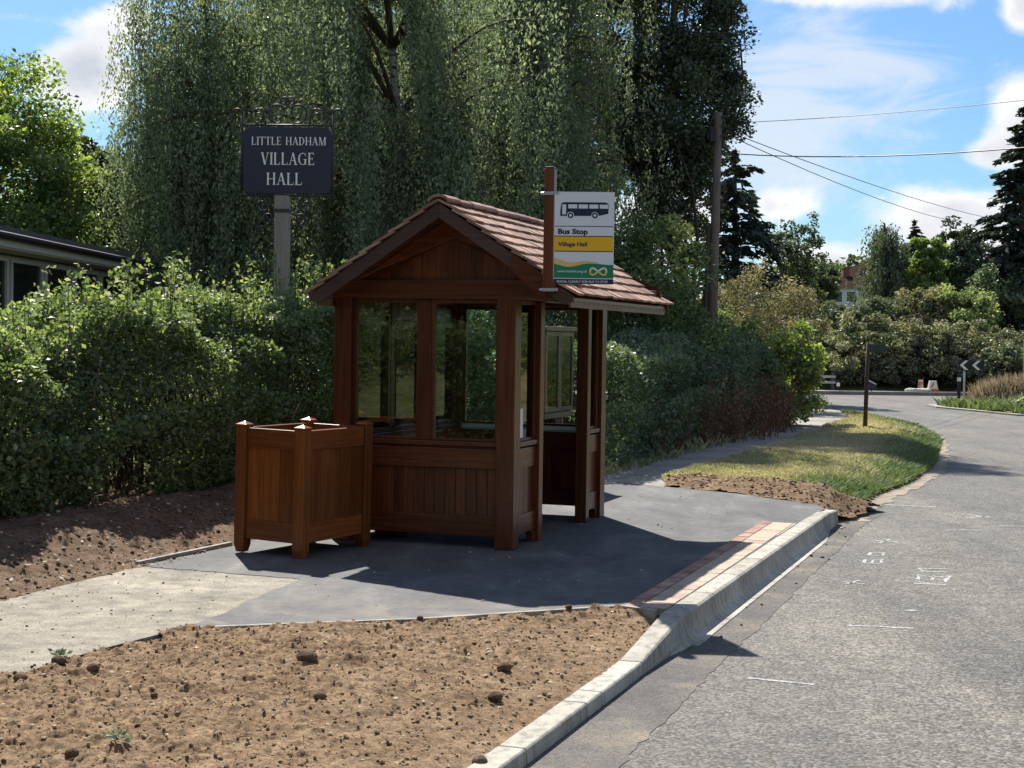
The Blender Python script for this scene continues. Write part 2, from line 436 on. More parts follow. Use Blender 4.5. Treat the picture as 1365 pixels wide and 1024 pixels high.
G = lambda *c: c
LM = {
 'hedge': leafmat('glossy_hedge_leaf', [(0, (.018, .036, .012)), (.45, (.045, .085, .022)), (.8, (.085, .14, .035)), (1, (.16, .18, .045))], .47, (1.5, 1.5, .6), .5, .32, k=2.2),
 'hawthorn': leafmat('hawthorn_leaf', [(0, (.018, .036, .02)), (.5, (.038, .068, .03)), (.85, (.07, .105, .04)), (1, (.13, .13, .05))], .3, (1.4, 1.6, .5), .5, .35, k=2.5),
 'birch': leafmat('weeping_birch_leaf', [(0, (.020, .033, .017)), (.4, (.046, .066, .030)), (.78, (.088, .112, .044)), (1, (.17, .165, .055))], .44, (1.22, 1.32, .85), .6, .2, k=3.4),
 'poplar': leafmat('dark_poplar_leaf', [(0, (.012, .026, .014)), (.5, (.026, .05, .022)), (1, (.06, .085, .032))], .22, (1.4, 1.5, .5), .42, .45, k=2.1),
 'bright': leafmat('bright_maple_leaf', [(0, (.05, .09, .014)), (.5, (.10, .17, .022)), (1, (.22, .26, .04))], .5, (1.45, 1.6, .45), .45, .3, k=1.45),
 'darkgreen': leafmat('dark_tree_leaf', [(0, (.012, .026, .010)), (.5, (.03, .055, .018)), (1, (.065, .09, .028))], .28, (1.5, 1.6, .5), .5, .3, k=2.2),
 'spruce': leafmat('blue_green_spruce_needle', [(0, (.010, .02, .013)), (.6, (.024, .042, .026)), (1, (.05, .07, .038))], .12, (1.2, 1.4, .7), .55, .3, k=1.9),
 'olive': leafmat('olive_willow_leaf', [(0, (.045, .055, .02)), (.5, (.115, .115, .042)), (1, (.21, .17, .075))], .32, (1.4, 1.3, .6), .6, .25, k=1.9),
 'greygreen': leafmat('grey_green_leaf', [(0, (.035, .055, .03)), (.5, (.085, .115, .06)), (1, (.15, .18, .10))], .3, (1.3, 1.4, .6), .6, .25, k=1.45),
 'lime': leafmat('fresh_lime_leaf', [(0, (.06, .11, .018)), (.5, (.13, .20, .03)), (1, (.24, .27, .05))], .45, (1.5, 1.6, .4), .5, .3, k=1.5),
 'bramble': leafmat('mixed_bramble_leaf', [(0, (.03, .045, .02)), (.35, (.065, .095, .035)), (.6, (.12, .14, .05)), (.82, (.17, .13, .05)), (1, (.24, .24, .17))], .28, (1.4, 1.4, .5), .5, .35, k=1.75),
 'dock': leafmat('rusty_dock_leaf', [(0, (.06, .025, .016)), (.5, (.13, .058, .035)), (1, (.17, .13, .06))], .25, (1.4, 1.1, .7), .8, .1, k=2.0),
 'straw': leafmat('dry_straw_stem', [(0, (.20, .13, .06)), (.5, (.36, .25, .13)), (1, (.50, .38, .22))], .25, (1.2, 1.1, .8), .8, .1),
 'grass': leafmat('verge_grass_blade', [(0, (.06, .12, .015)), (.35, (.11, .15, .035)), (.6, (.25, .21, .10)), (1, (.38, .29, .17))], .35, (1.3, 1.4, .6), .6, .2, k=1.65),
 'litter': leafmat('dry_fallen_leaf', [(0, (.13, .07, .03)), (.5, (.30, .19, .10)), (1, (.55, .47, .36))], .15, (1.2, 1.1, .8), .8, .1),
 'weed': leafmat('pale_weed_leaf', [(0, (.09, .14, .08)), (1, (.25, .32, .20))], .2, (1.2, 1.4, .7), .6, .3),
}

# ------------------------------------------------------------------ camera, sun, sky
cam = bpy.data.cameras.new('camera'); co = bpy.data.objects.new('camera', cam); COL.objects.link(co); S.camera = co
Fpx, CX, CY, H = 2050., 682.5, 512., 1.7
PITCH, ROLL = math.atan(60 / Fpx), R(.8)
cam.sensor_width = 36; cam.lens = Fpx / 1365 * 36; cam.clip_end = 6000; cam.clip_start = .05
MR = Matrix.Rotation(PI / 2 - PITCH, 4, 'X') @ Matrix.Rotation(ROLL, 4, 'Z')
co.matrix_world = Matrix.Translation((0, 0, H)) @ MR
MRn = np.array(MR.to_3x3()); CAMP = np.array([0, 0, H])
def ray(x, y): return MRn @ np.array([(x - CX) / Fpx, -(y - CY) / Fpx, -1.])
def gz(x, y, z=0.):
    d = ray(x, y); return CAMP + d * ((z - H) / d[2])
def at(x, y, Y):
    d = ray(x, y); return CAMP + d * (Y / d[1])

ELEV = R(48); SH = np.array([.28, -.96]); SH = SH / np.linalg.norm(SH)
tosun = Vector((-SH[0] * math.cos(ELEV), -SH[1] * math.cos(ELEV), math.sin(ELEV)))
sl = bpy.data.lights.new('sun', 'SUN'); so = bpy.data.objects.new('sun', sl); COL.objects.link(so)
sl.energy = 5.0; sl.angle = R(.53); sl.color = (1, .955, .88)
so.rotation_euler = tosun.to_track_quat('Z', 'Y').to_euler(); so.location = (0, 0, 30)

def make_world():
    w = bpy.data.worlds.new('World'); S.world = w; w.use_nodes = True
    nt = w.node_tree; nt.nodes.clear()
    out = nt.nodes.new('ShaderNodeOutputWorld'); bg = nt.nodes.new('ShaderNodeBackground')
    sky = nt.nodes.new('ShaderNodeTexSky'); sky.sky_type = 'NISHITA'; sky.sun_disc = False
    sky.sun_elevation = ELEV; sky.sun_rotation = SKYROT; sky.air_density = 1.0; sky.dust_density = .6; sky.ozone_density = 2.0
    tc = nt.nodes.new('ShaderNodeTexCoord'); D = tc.outputs['Generated']
    sp = nt.nodes.new('ShaderNodeSeparateXYZ'); nt.links.new(D, sp.inputs[0])
    def mth(op, a, b=None, c=None, clamp=False):
        m = nt.nodes.new('ShaderNodeMath'); m.operation = op; m.use_clamp = clamp
        for i, x in enumerate((a, b, c)):
            if x is None: continue
            if hasattr(x, 'links'): nt.links.new(x, m.inputs[i])
            else: m.inputs[i].default_value = x
        return m.outputs[0]
    x, y, z = sp.outputs
    ysafe = mth('MAXIMUM', y, .12)
    a = mth('DIVIDE', x, ysafe); e = mth('DIVIDE', z, ysafe)
    def blob(px, py, wx, wy, amp):
        a0 = (px - 682) / 2050; e0 = (452 + .014 * (px - 682) - py) / 2050
        da = mth('DIVIDE', mth('SUBTRACT', a, a0), wx / 2050); de = mth('DIVIDE', mth('SUBTRACT', e, e0), wy / 2050)
        q = mth('ADD', mth('MULTIPLY', da, da), mth('MULTIPLY', de, de))
        return mth('MULTIPLY', mth('POWER', 2.718, mth('MULTIPLY', q, -1.)), amp)
    # heaped clouds
    mp = nt.nodes.new('ShaderNodeMapping'); mp.inputs['Scale'].default_value = (1, 1, 1.35); nt.links.new(D, mp.inputs[0])
    n1 = noise(nt, 13, 9, .64, mp.outputs[0], .3)
    n1b = noise(nt, 4.2, 5, .55, mp.outputs[0], .2)
    tot = None
    for b in [(105, 105, 75, 50, .6), (165, 25, 60, 42, .46), (15, 25, 60, 14, .25), (1350, 150, 55, 62, .55), (1262, 288, 92, 42, .58), (1105, 352, 70, 30, .5),
              (890, 300, 62, 62, .6), (1040, 275, 45, 20, .35), (1310, 205, 45, 22, .35), (1110, -6, 170, 22, .5), (1350, 15, 24, 30, .4), (420, 300, 500, 70, .25), (1330, 330, 80, 40, .4)]:
        q = blob(*b); tot = q if tot is None else mth('ADD', tot, q)
    behind = mth('SUBTRACT', 1., mth('MULTIPLY', mth('SUBTRACT', y, .15, clamp=True), 4., clamp=True))
    tot = mth('ADD', tot, mth('MULTIPLY', behind, .2))
    dens = mth('ADD', mth('ADD', tot, mth('MULTIPLY', n1.outputs['Fac'], .95)), mth('MULTIPLY', n1b.outputs['Fac'], .35))
    mr = nt.nodes.new('ShaderNodeMapRange'); mr.interpolation_type = 'SMOOTHSTEP'; mr.inputs[1].default_value = .80; mr.inputs[2].default_value = 1.08
    nt.links.new(dens, mr.inputs[0]); cov = mr.outputs[0]
    # thin high streaks
    mp2 = nt.nodes.new('ShaderNodeMapping'); mp2.inputs['Rotation'].default_value = (0, R(32), 0); mp2.inputs['Scale'].default_value = (4.5, 4, 15); nt.links.new(D, mp2.inputs[0])
    n2 = noise(nt, 1.5, 7, .6, mp2.outputs[0], 1.1)
    st = mth('ADD', blob(1090, 130, 190, 110, .36), blob(1010, 190, 90, 110, .22))
    st = mth('ADD', st, mth('MULTIPLY', behind, .2))
    mr2 = nt.nodes.new('ShaderNodeMapRange'); mr2.interpolation_type = 'SMOOTHSTEP'; mr2.inputs[1].default_value = .62; mr2.inputs[2].default_value = .95; mr2.inputs[4].default_value = .72
    nt.links.new(mth('ADD', n2.outputs['Fac'], st), mr2.inputs[0])
    # thickness shades the cloud body a little grey
    n3 = noise(nt, 17, 6, .6, mp.outputs[0], .3)
    thick = nt.nodes.new('ShaderNodeMapRange'); thick.inputs[1].default_value = .98; thick.inputs[2].default_value = 1.38
    nt.links.new(mth('ADD', dens, mth('MULTIPLY', mth('SUBTRACT', n3.outputs['Fac'], .5), .7)), thick.inputs[0])
    ccol = mixc(nt, thick.outputs[0], (CLOUD, CLOUD, CLOUD * 1.0), (CLOUD * .62, CLOUD * .66, CLOUD * .74))
    skyc = mixc(nt, 1, sky.outputs[0], SKYTINT, 'MULTIPLY')
    c = mixc(nt, mr2.outputs[0], skyc, (CLOUD * .8, CLOUD * .84, CLOUD * .9))
    c = mixc(nt, cov, c, ccol)
    nt.links.new(c, bg.inputs[0]); bg.inputs[1].default_value = SKYSTR
    nt.links.new(bg.outputs[0], out.inputs[0])
SKYROT = math.atan2(tosun.x, tosun.y); CLOUD = 6.6; SKYSTR = .085; SKYTINT = (.44, .62, .79)
make_world()
S.view_settings.view_transform = 'Standard'; S.view_settings.look = 'None'; S.view_settings.gamma = 1; S.view_settings.exposure = .9
try:
    S.cycles.max_bounces = 8; S.cycles.transparent_max_bounces = 16; S.cycles.caustics_reflective = False; S.cycles.caustics_refractive = False
except Exception: pass

# ------------------------------------------------------------------ shelter frame
TH = R(19.2); O = np.array([.022, 12.294, 0])
U = np.array([math.cos(TH), -math.sin(TH), 0]); Dv = np.array([math.sin(TH), math.cos(TH), 0])
def sw(u, d, z=0): return O + U * u + Dv * d + np.array([0, 0, z])

# ------------------------------------------------------------------ ground sheets
def inpoly(X, Y, poly):
    c = np.zeros(X.shape, bool); n = len(poly); j = n - 1
    for i in range(n):
        xi, yi = poly[i][:2]; xj, yj = poly[j][:2]
        k = ((yi > Y) != (yj > Y)) & (X < (xj - xi) * (Y - yi) / (yj - yi + 1e-12) + xi)
        c ^= k; j = i
    return c

def hill(X, Y):
    z = np.full(np.shape(X), -.24)
    t = np.clip((Y - 57.5 - .05 * np.abs(X - 10)) / 6, 0, 1); z = z + 1.3 * t * t * (3 - 2 * t)
    t = np.clip((Y - 62) / 60, 0, 1); z = z + 3.2 * t
    z = z + np.clip((Y - 125) / 400, 0, 1) * 6
    return z

def base_ground():
    xs = np.unique(np.concatenate([np.linspace(-2500, -150, 12), np.linspace(-150, -20, 16), np.linspace(-20, 60, 55), np.linspace(60, 160, 16), np.linspace(160, 2500, 12)]))
    ys = np.unique(np.concatenate([np.linspace(-2500, -100, 12), np.linspace(-100, 0, 12), np.linspace(0, 50, 20), np.linspace(50, 75, 40), np.linspace(75, 160, 20), np.linspace(160, 2600, 14)]))
    X, Y = np.meshgrid(xs, ys); Z = hill(X, Y)
    m = MB(); n = len(xs)
    vs = np.stack([X.ravel(), Y.ravel(), Z.ravel()], 1).tolist()
    fs = [(r * n + c, r * n + c + 1, (r + 1) * n + c + 1, (r + 1) * n + c) for r in range(len(ys) - 1) for c in range(n - 1)]
    m.add(vs, fs)
    tag(m.build('ground', M['ground'], loc=(0, 0, -.2), smooth=True), kind='structure')
base_ground()

def sheet(name, poly, z, m, thick=.06, kind='structure'):
    b = MB(); b.prism([(p[0], p[1], z - thick) for p in poly], (0, 0, thick), .5)
    o = b.build(name, m)
    if kind: tag(o, kind=kind)
    return o

ROADZ = -.175
K1 = np.array([1.09, 9.513]); K2 = np.array([3.33, 15.74])
KD2 = (K2 - K1) / np.linalg.norm(K2 - K1); KD = KD2; K0 = K1 - KD * 1.0
def perp(v): return np.array([v[1], -v[0]])                  # to the road side
near = K0 - KD * 14
verge_edge = [(3.5, 16.5), (4.5, 18.9), (5.45, 20.86), (6.5, 23.6), (7.47, 26.9), (8.2, 29.3), (8.63, 31.4), (8.98, 34), (9.09, 36.6), (8.95, 38.6), (8.8, 40.2)]
road_poly = [tuple(near + perp(KD) * .0)] + [tuple(K0), tuple(K1), tuple(K2)] + verge_edge + [(8.9, 42), (8.4, 44.5), (6.5, 47), (3, 49.2), (-4, 51.5), (-40, 58), (-40, 64), (-4, 58.3), (6, 57.2), (11.4, 56.3), (16, 56.6), (22, 57.5), (45, 66),
    (48, 60), (24, 53.2), (18.5, 51.2), (14.6, 48.9), (12.95, 47.0), (12.85, 45.6), (13.3, 43.5), (13.75, 41.2), (13.2, 35), (11.6, 26), (9.2, 16), (6.6, 7), (2.5, -4), (-6.5, -14)]
sheet('road', road_poly, ROADZ, M['asphalt'])

# reinstated strip along the kerb foot, ragged outer edge
def ragged(pts, step=.12, amp=.025, seed=3):
    r = np.random.default_rng(seed); out = []
    for a, b in zip(pts[:-1], pts[1:]):
        a, b = np.array(a), np.array(b); n = max(1, int(np.linalg.norm(b - a) / step))
        for k in range(n): out.append(tuple(a + (b - a) * k / n + r.normal(size=2) * amp))
    out.append(tuple(pts[-1])); return out
outer = [(-1.6, 1.6), (-.4, 4.5)] + [tuple(gz(px, py, ROADZ)[:2]) for px, py in ((829, 1022), (868, 978), (903, 943), (960, 885), (1022, 828), (1090, 760), (1150, 701), (1176, 686), (1150, 681))]
inner = [(3.45, 16.6), tuple(K2 - KD2 * .1), tuple(K1), tuple(K0), tuple(near * .5 + K0 * .5)]
sheet('road_repair_strip', ragged(outer, .10, .008) + inner, ROADZ + .003, M['strip'])

# fresh tarmac pad
kb = lambda p, off: tuple(np.array(p) - perp(KD2) * off)
pad = [(-1.9, 8.87), (-.536, 9.27), (.387, 9.68), (.70, 9.83)] + [kb(K1 + KD2 * .35, .10), kb(K2 - KD2 * .02, .1), (3.24, 16.1), (2.7, 17.1), (1.78, 17.95), (1.1, 18.6), (.6, 17.6)] + \
      [tuple(sw(-1.95, 2.9)[:2]), tuple(sw(-2.2, .6)[:2]), (-2.24, 12.35), (-2.69, 11.27)] + ragged([(-2.69, 11.2), (-2.0, 10.95), (-1.44, 10.72), (-1.62, 10.05), (-1.74, 9.4), (-1.9, 8.87)], .1, .012, 5)[1:-1]
sheet('bus_stop_pavement', pad, 0, M['tarmac'], .3)
# old dusty path to the left
pth = [tuple(sw(-2.22, -1.1)[:2]), tuple(sw(-2.2, -12)[:2]), tuple(sw(-.78, -12)[:2]), tuple(sw(-.78, -4.6)[:2]), (-1.88, 8.9), (-1.2, 10.8), (-2.2, 11.6)]
sheet('path', pth, -.004, M['path'], .3)
# dusty margin between verge grass and carriageway
ve_ = np.array([(3.55, 16.1)] + verge_edge)
tv = np.gradient(ve_, axis=0); tv /= np.linalg.norm(tv, axis=1, keepdims=True); pv = np.stack([tv[:, 1], -tv[:, 0]], 1)
sheet('road_margin', ragged([tuple(p) for p in ve_ + pv * np.linspace(.28, .05, len(ve_))[:, None]], .15, .05, 12) + [tuple(p) for p in (ve_ - pv * .3)[::-1]], ROADZ + .0055, M['path_dust'])
# far footpath along the hedge
fp = [(1.9, 16.8), (1.86, 18.2), (1.86, 18.9), (2.5, 20.6), (3.6, 23.4), (5.2, 27.9), (6.9, 32.6), (7.9, 36.0), (8.4, 39.0), (8.0, 40.5), (7.0, 37.5), (6.2, 34), (5.0, 30.5), (3.4, 26.6), (1.6, 22.2), (.6, 19.6), (.2, 17.9), (.6, 16.0)]
sheet('footpath', fp, -.005, M['footpath'], .2)

# ------------------------------------------------------------------ soils (displaced grids)
def soil_grid(name, poly, res, zf, m, kind='structure', bounds=None):
    P = np.array(poly); x0, y0 = P.min(0); x1, y1 = P.max(0)
    xs = np.arange(x0, x1 + res, res); ys = np.arange(y0, y1 + res, res)
    X, Y = np.meshgrid(xs, ys); Z = zf(X.ravel(), Y.ravel()).reshape(X.shape)
    cx = (X[:-1, :-1] + X[1:, 1:]) / 2; cy = (Y[:-1, :-1] + Y[1:, 1:]) / 2
    jx = (vnoise(np.stack([cx.ravel() * 9, cy.ravel() * 9, cx.ravel() * 0], 1), 5).reshape(cx.shape) - .5) * .06
    keep = inpoly(cx + jx, cy + jx, poly)
    n = len(xs); idx = np.arange(X.size).reshape(X.shape)
    q = np.stack([idx[:-1, :-1], idx[:-1, 1:], idx[1:, 1:], idx[1:, :-1]], -1)[keep]
    used = np.unique(q); rm = np.full(X.size, -1); rm[used] = np.arange(len(used)); q = rm[q]
    V = np.stack([X.ravel(), Y.ravel(), Z.ravel()], 1)[used]
    loc = np.array([V[:, 0].mean(), V[:, 1].mean(), V[:, 2].min()])
    me = bpy.data.meshes.new(name); V = (V - loc).astype(np.float32)
    me.vertices.add(len(V)); me.vertices.foreach_set('co', V.ravel())
    me.loops.add(q.size); me.loops.foreach_set('vertex_index', q.ravel().astype(np.int32))
    me.polygons.add(len(q)); me.polygons.foreach_set('loop_start', np.arange(0, q.size, 4, dtype=np.int32))
    me.update(calc_edges=True); me.polygons.foreach_set('use_smooth', np.ones(len(q), bool))
    me.materials.append(m); o = bpy.data.objects.new(name, me); o.location = loc; COL.objects.link(o)
    if kind: tag(o, kind=kind)
    return o

kerb_back = lambda p: np.array(p) - perp(KD) * .108
SOIL = [tuple(kerb_back(K0 - KD * 7)), tuple(kerb_back(K0)), (.98, 9.45), (.93, 9.66), (.72, 9.80), (.387, 9.645), (-.536, 9.235), (-1.9, 8.84)] + \
       ragged([(-1.9, 8.84), (-2.02, 8.55), (-2.29, 7.95), (-2.5, 7.49), tuple(sw(-.74, -7)[:2])], .08, .03, 9) + [tuple(sw(-.74, -9)[:2])]
def soil_z(X, Y):
    P = np.stack([X, Y, X * 0], 1)
    u = (X - O[0]) * U[0] + (Y - O[1]) * U[1]
    kd = -((X - K0[0]) * KD[1] - (Y - K0[1]) * KD[0])
    up_ = np.clip((.55 - ((9.75 - Y) + .25 * (.7 - X))) / .5, 0, 1); t = np.clip((kd - .1) / (1.1 - .7 * up_), 0, 1); base = -.113 + .113 * t * (2 - t)
    f = fbm(P, 2.0, 3, 1) - .5; g = fbm(P, 13, 4, 2) - .5; h = np.clip(fbm(P, 32, 3, 4) - .5, 0, 1); q = np.clip(fbm(P, 7, 2, 6) - .6, 0, 1)
    return base + (f * .05 + g * .052 + h * .065 + q * .06) * (.35 + .65 * t)
soil_grid('soil_bed', SOIL, .012, soil_z, M['soil'])
BANK = [tuple(sw(-2.21, -10)[:2]), tuple(sw(-2.2, -1.0)[:2]), (-2.24, 12.39), tuple(sw(-1.9, 2.2)[:2]), tuple(sw(-1.75, 4.5)[:2]), tuple(sw(-5.5, 6)[:2]), tuple(sw(-5.8, -10)[:2])]
def bank_z(X, Y):
    P = np.stack([X, Y, X * 0], 1)
    u = (X - O[0]) * U[0] + (Y - O[1]) * U[1]
    t = np.clip((-u - 2.15) / 1.3, 0, 1)
    return -.01 + .26 * t * t * (3 - 2 * t) + (fbm(P, 1.7, 3, 7) - .5) * .10 * (.3 + t) + (fbm(P, 12, 3, 8) - .5) * .05
soil_grid('soil_bank', BANK, .03, bank_z, M['dark_soil'])

# verge turf
VERGE = [(1.86, 18.3), (2.75, 17.15), (3.3, 16.25), (3.5, 16.35)] + verge_edge[1:] + [(8.5, 40.2), (7.9, 36), (6.9, 32.6), (5.2, 27.9), (3.6, 23.4), (2.5, 20.6), (1.86, 18.9)]
def verge_z(X, Y):
    P = np.stack([X, Y, X * 0], 1)
    ve = np.array(verge_edge); xe = np.interp(Y, ve[:, 1], ve[:, 0]); dd = np.clip((xe - X) / .7, 0, 1)
    return ROADZ + .02 + (-.02 - ROADZ) * dd + ((fbm(P, .8, 3, 21) - .4) * .10 + (fbm(P, 6, 3, 22) - .5) * .05) * (.25 + .75 * dd)
soil_grid('verge', VERGE, .09, verge_z, M['turf'])
DIRT = ragged([(1.8, 18.0), (2.68, 17.08), (3.2, 16.1), (3.42, 15.95), (3.75, 16.45), (4.15, 17.3), (4.15, 17.6), (3.7, 17.95), (3.1, 18.75), (2.4, 19.1), (1.95, 18.9), (1.8, 18.05)], .15, .04, 4)
def dirt_z(X, Y):
    P = np.stack([X, Y, X * 0], 1)
    hump = np.exp(-(((X - 3.8) / .3) ** 2 + ((Y - 17.05) / .25) ** 2)) * .13
    ve = np.array(verge_edge); xe = np.interp(Y, ve[:, 1], ve[:, 0]); dd = np.clip((xe + .1 - X) / .5, 0, 1)
    e = ((X - 1.8) * 1.8 + (Y - 18.0) * 1.45) / 2.31; ee = np.clip(e / .35, 0, 1)
    top = .0 + .045 * ee
    return (ROADZ + .03) * (1 - dd) + top * dd + ((fbm(P, 3, 3, 31) - .5) * .07 + np.clip(fbm(P, 14, 3, 32) - .5, 0, 1) * .07) * (.25 + .75 * ee) + hump
soil_grid('dirt_edge', DIRT, .025, dirt_z, M['dirt'])

# right-hand verge and far kerb
RV = [(12.95, 46.95), (14.6, 48.8), (18.5, 51.1), (24, 53), (48, 60), (60, 50), (60, 10), (14, -4), (7.5, 7), (10.0, 16), (12.4, 26), (13.9, 35), (14.2, 41.2), (13.75, 43.5), (13.2, 45.6)]
def rv_z(X, Y):
    P = np.stack([X, Y, X * 0], 1)
    t = np.clip((X - 14 + (50 - Y) * -.1) / 5, 0, 1)
    return -.13 + 1.0 * t * t * (3 - 2 * t) * np.clip((Y - 20) / 15, 0, 1) + (fbm(P, .6, 3, 41) - .5) * .15
soil_grid('far_verge', RV, .35, rv_z, M['turf'])
b = MB(); b.prism([(x, y, -.35) for x, y in [(13.55, 41.2), (13.1, 43.5), (12.62, 45.7), (12.72, 47.2), (14.5, 49.15), (18.5, 51.5), (18.5, 51.2), (14.65, 48.8), (12.98, 46.95), (12.9, 45.6), (13.35, 43.5), (13.8, 41.2)]][::1], (0, 0, .22))
tag(b.build('footway_edge', M['footpath']), kind='structure')
b = MB(); b.prism([(-4, 58.55, -.2), (-4, 58.3, -.2), (6, 57.2, -.2), (11.4, 56.3, -.2), (16, 56.6, -.2), (22, 57.5, -.2), (22, 57.8, -.2), (16, 56.85, -.2), (11.4, 56.55, -.2), (6, 57.45, -.2)], (0, 0, .16))
tag(b.build('far_kerb', M['footpath']), kind='structure')
b = MB(); b.prism([(-4, 58.5, -.1), (6, 57.45, -.1), (11.4, 56.55, -.1), (16, 56.85, -.1), (22, 57.8, -.1), (22, 59.6, -.1), (16, 58.4, -.1), (11.4, 58.2, -.1), (6, 59, -.1), (-4, 60.2, -.1)], (0, 0, .04))
tag(b.build('far_footway', M['footpath']), kind='structure')

# ------------------------------------------------------------------ kerbs
def loft(p0, p1, prof0, prof1, name='kerb_stone', gap=.006, bevel=.004):
    p0 = np.array(p0, float); p1 = np.array(p1, float); t = (p1 - p0) / np.linalg.norm(p1 - p0)
    p0 = p0 + t * gap; p1 = p1 - t * gap; s = perp(t)
    b = MB(); n = len(prof0); vs = []
    for p, pf in ((p0, prof0), (p1, prof1)):
        for x, z in pf: vs.append((p[0] + s[0] * x, p[1] + s[1] * x, z))
    fs = [tuple(range(n)), tuple(range(n, 2 * n))[::-1]]
    for i in range(n):
        j = (i + 1) % n; fs.append((j, i, n + i, n + j))
    b.add(vs, fs)
    return b.build(name, M['concrete'], bevel=bevel)
LOW = [(-.13, -.40), (-.13, -.100), (-.010, -.100), (0, -.110), (.003, -.14), (.005, -.17), (.006, -.21), (.006, -.30), (.006, -.40)]
HIGH = [(-.14, -.40), (-.14, .004), (-.018, .004), (.0, -.010), (.010, -.09), (.030, -.138), (.07, -.162), (.115, -.1655), (.115, -.40)]
END = [(-.13, -.40), (-.13, .002), (-.015, .002), (0, -.010), (.004, -.06), (.008, -.11), (.012, -.16), (.014, -.22), (.014, -.40)]
GK = 'concrete kerb stones along the road edge'
k = K0.copy(); lens = [.79, .26, .92, .92, .92, .92, .92]
lowlab = ['low concrete kerb stone joining the rising kerb stone', 'short cut piece of low concrete kerb beside the soil bed', 'low kerb stone at the bottom edge of the photo beside the soil bed']
for i, L in enumerate(lens):
    o = loft(k - KD * L, k, LOW, LOW); k = k - KD * L
    tag(o, lowlab[i] if i < 3 else 'low concrete kerb stone nearest the camera beside bare soil', 'kerb', GK)
tag(loft(K0, K1, LOW, HIGH), 'sloping concrete kerb stone that rises from the low kerb to the high kerb', 'kerb', GK)
n = 6; Lr = np.linalg.norm(K2 - K1) - 1.3
for i in range(n):
    o = loft(K1 + KD2 * Lr * i / n, K1 + KD2 * Lr * (i + 1) / n, HIGH, HIGH)
    tag(o, 'high curved-face concrete kerb stone beside the red block band', 'kerb', GK)
tag(loft(K1 + KD2 * Lr, K2 - KD2 * .35, HIGH, END), 'concrete kerb stone whose curved foot tapers away near the grass verge', 'kerb', GK)
tag(loft(K2 - KD2 * .35, K2 + KD2 * .2, END, [(x, z - .03 if z > -.05 else z) for x, z in END]), 'last short concrete kerb stone next to the heap of dark soil', 'kerb', GK)

# front edging strip and rear edging strip of the pad
def strip(name, pts, w, z0, z1, m, lab, cat):
    b = MB()
    for a, c in zip(pts[:-1], pts[1:]):
        a = np.array(a); c = np.array(c); t = (c - a) / np.linalg.norm(c - a); s = np.array([t[1], -t[0]]) * w
        b.prism([(a[0], a[1], z0), (a[0] + s[0], a[1] + s[1], z0), (c[0] + s[0], c[1] + s[1], z0), (c[0], c[1], z0)], (0, 0, z1 - z0))
    o = b.build(name, m, bevel=.004); return tag(o, lab, cat)
strip('edging_strip', [(-1.9, 8.865), (-1.2, 9.07), (-.536, 9.265), (.387, 9.675), (.715, 9.825), (.94, 9.675)], .035, -.2, .007, M['concrete'], 'thin pale concrete edging between the tarmac and the bare soil bed', 'edging')
strip('edging_strip', [(-2.24, 12.385), (-2.72, 11.24)], .035, -.2, .03, M['concrete'], 'thin pale edging between the path and the soil under the hedge', 'edging')

# paver band
def pavers():
    b = MB(); r = random.Random(4)
    a = np.array([.73, 9.80]); e = np.array([2.36, 14.46]); t = (e - a) / np.linalg.norm(e - a); s = perp(t)
    L = np.linalg.norm(e - a)
    def kerbdist(p):  # lateral distance from p to back of kerb along s
        q = np.array(p) - K1; return (-.145 - q @ perp(KD2)) / (s @ perp(KD2))
    x = 0
    while x < L:                                            # red soldier course
        w = .1; p = a + t * x
        b.obox((*(p + t * w / 2 + s * .05), -.02), (*(t * (w / 2 - .003)), 0), (*(s * .048), 0), (0, 0, .02 + .004 + r.uniform(0, .004)), r.uniform(0, .33)); x += w
    x = 0
    while x < L:
        w = .2; p = a + t * x; mx = kerbdist(p + t * w / 2) - .003
        y = .103
        while y < mx - .02:
            h = min(.2, mx - y)
            b.obox((*(p + t * w / 2 + s * (y + h / 2)), -.02), (*(t * (w / 2 - .003)), 0), (*(s * (h / 2 - .003)), 0), (0, 0, .02 + .004 + r.uniform(0, .003)), r.uniform(.5, 1)); y += .2
        x += w
    o = b.build('paving_band', M['paver'], bevel=.003); tag(o, kind='structure')
pavers()

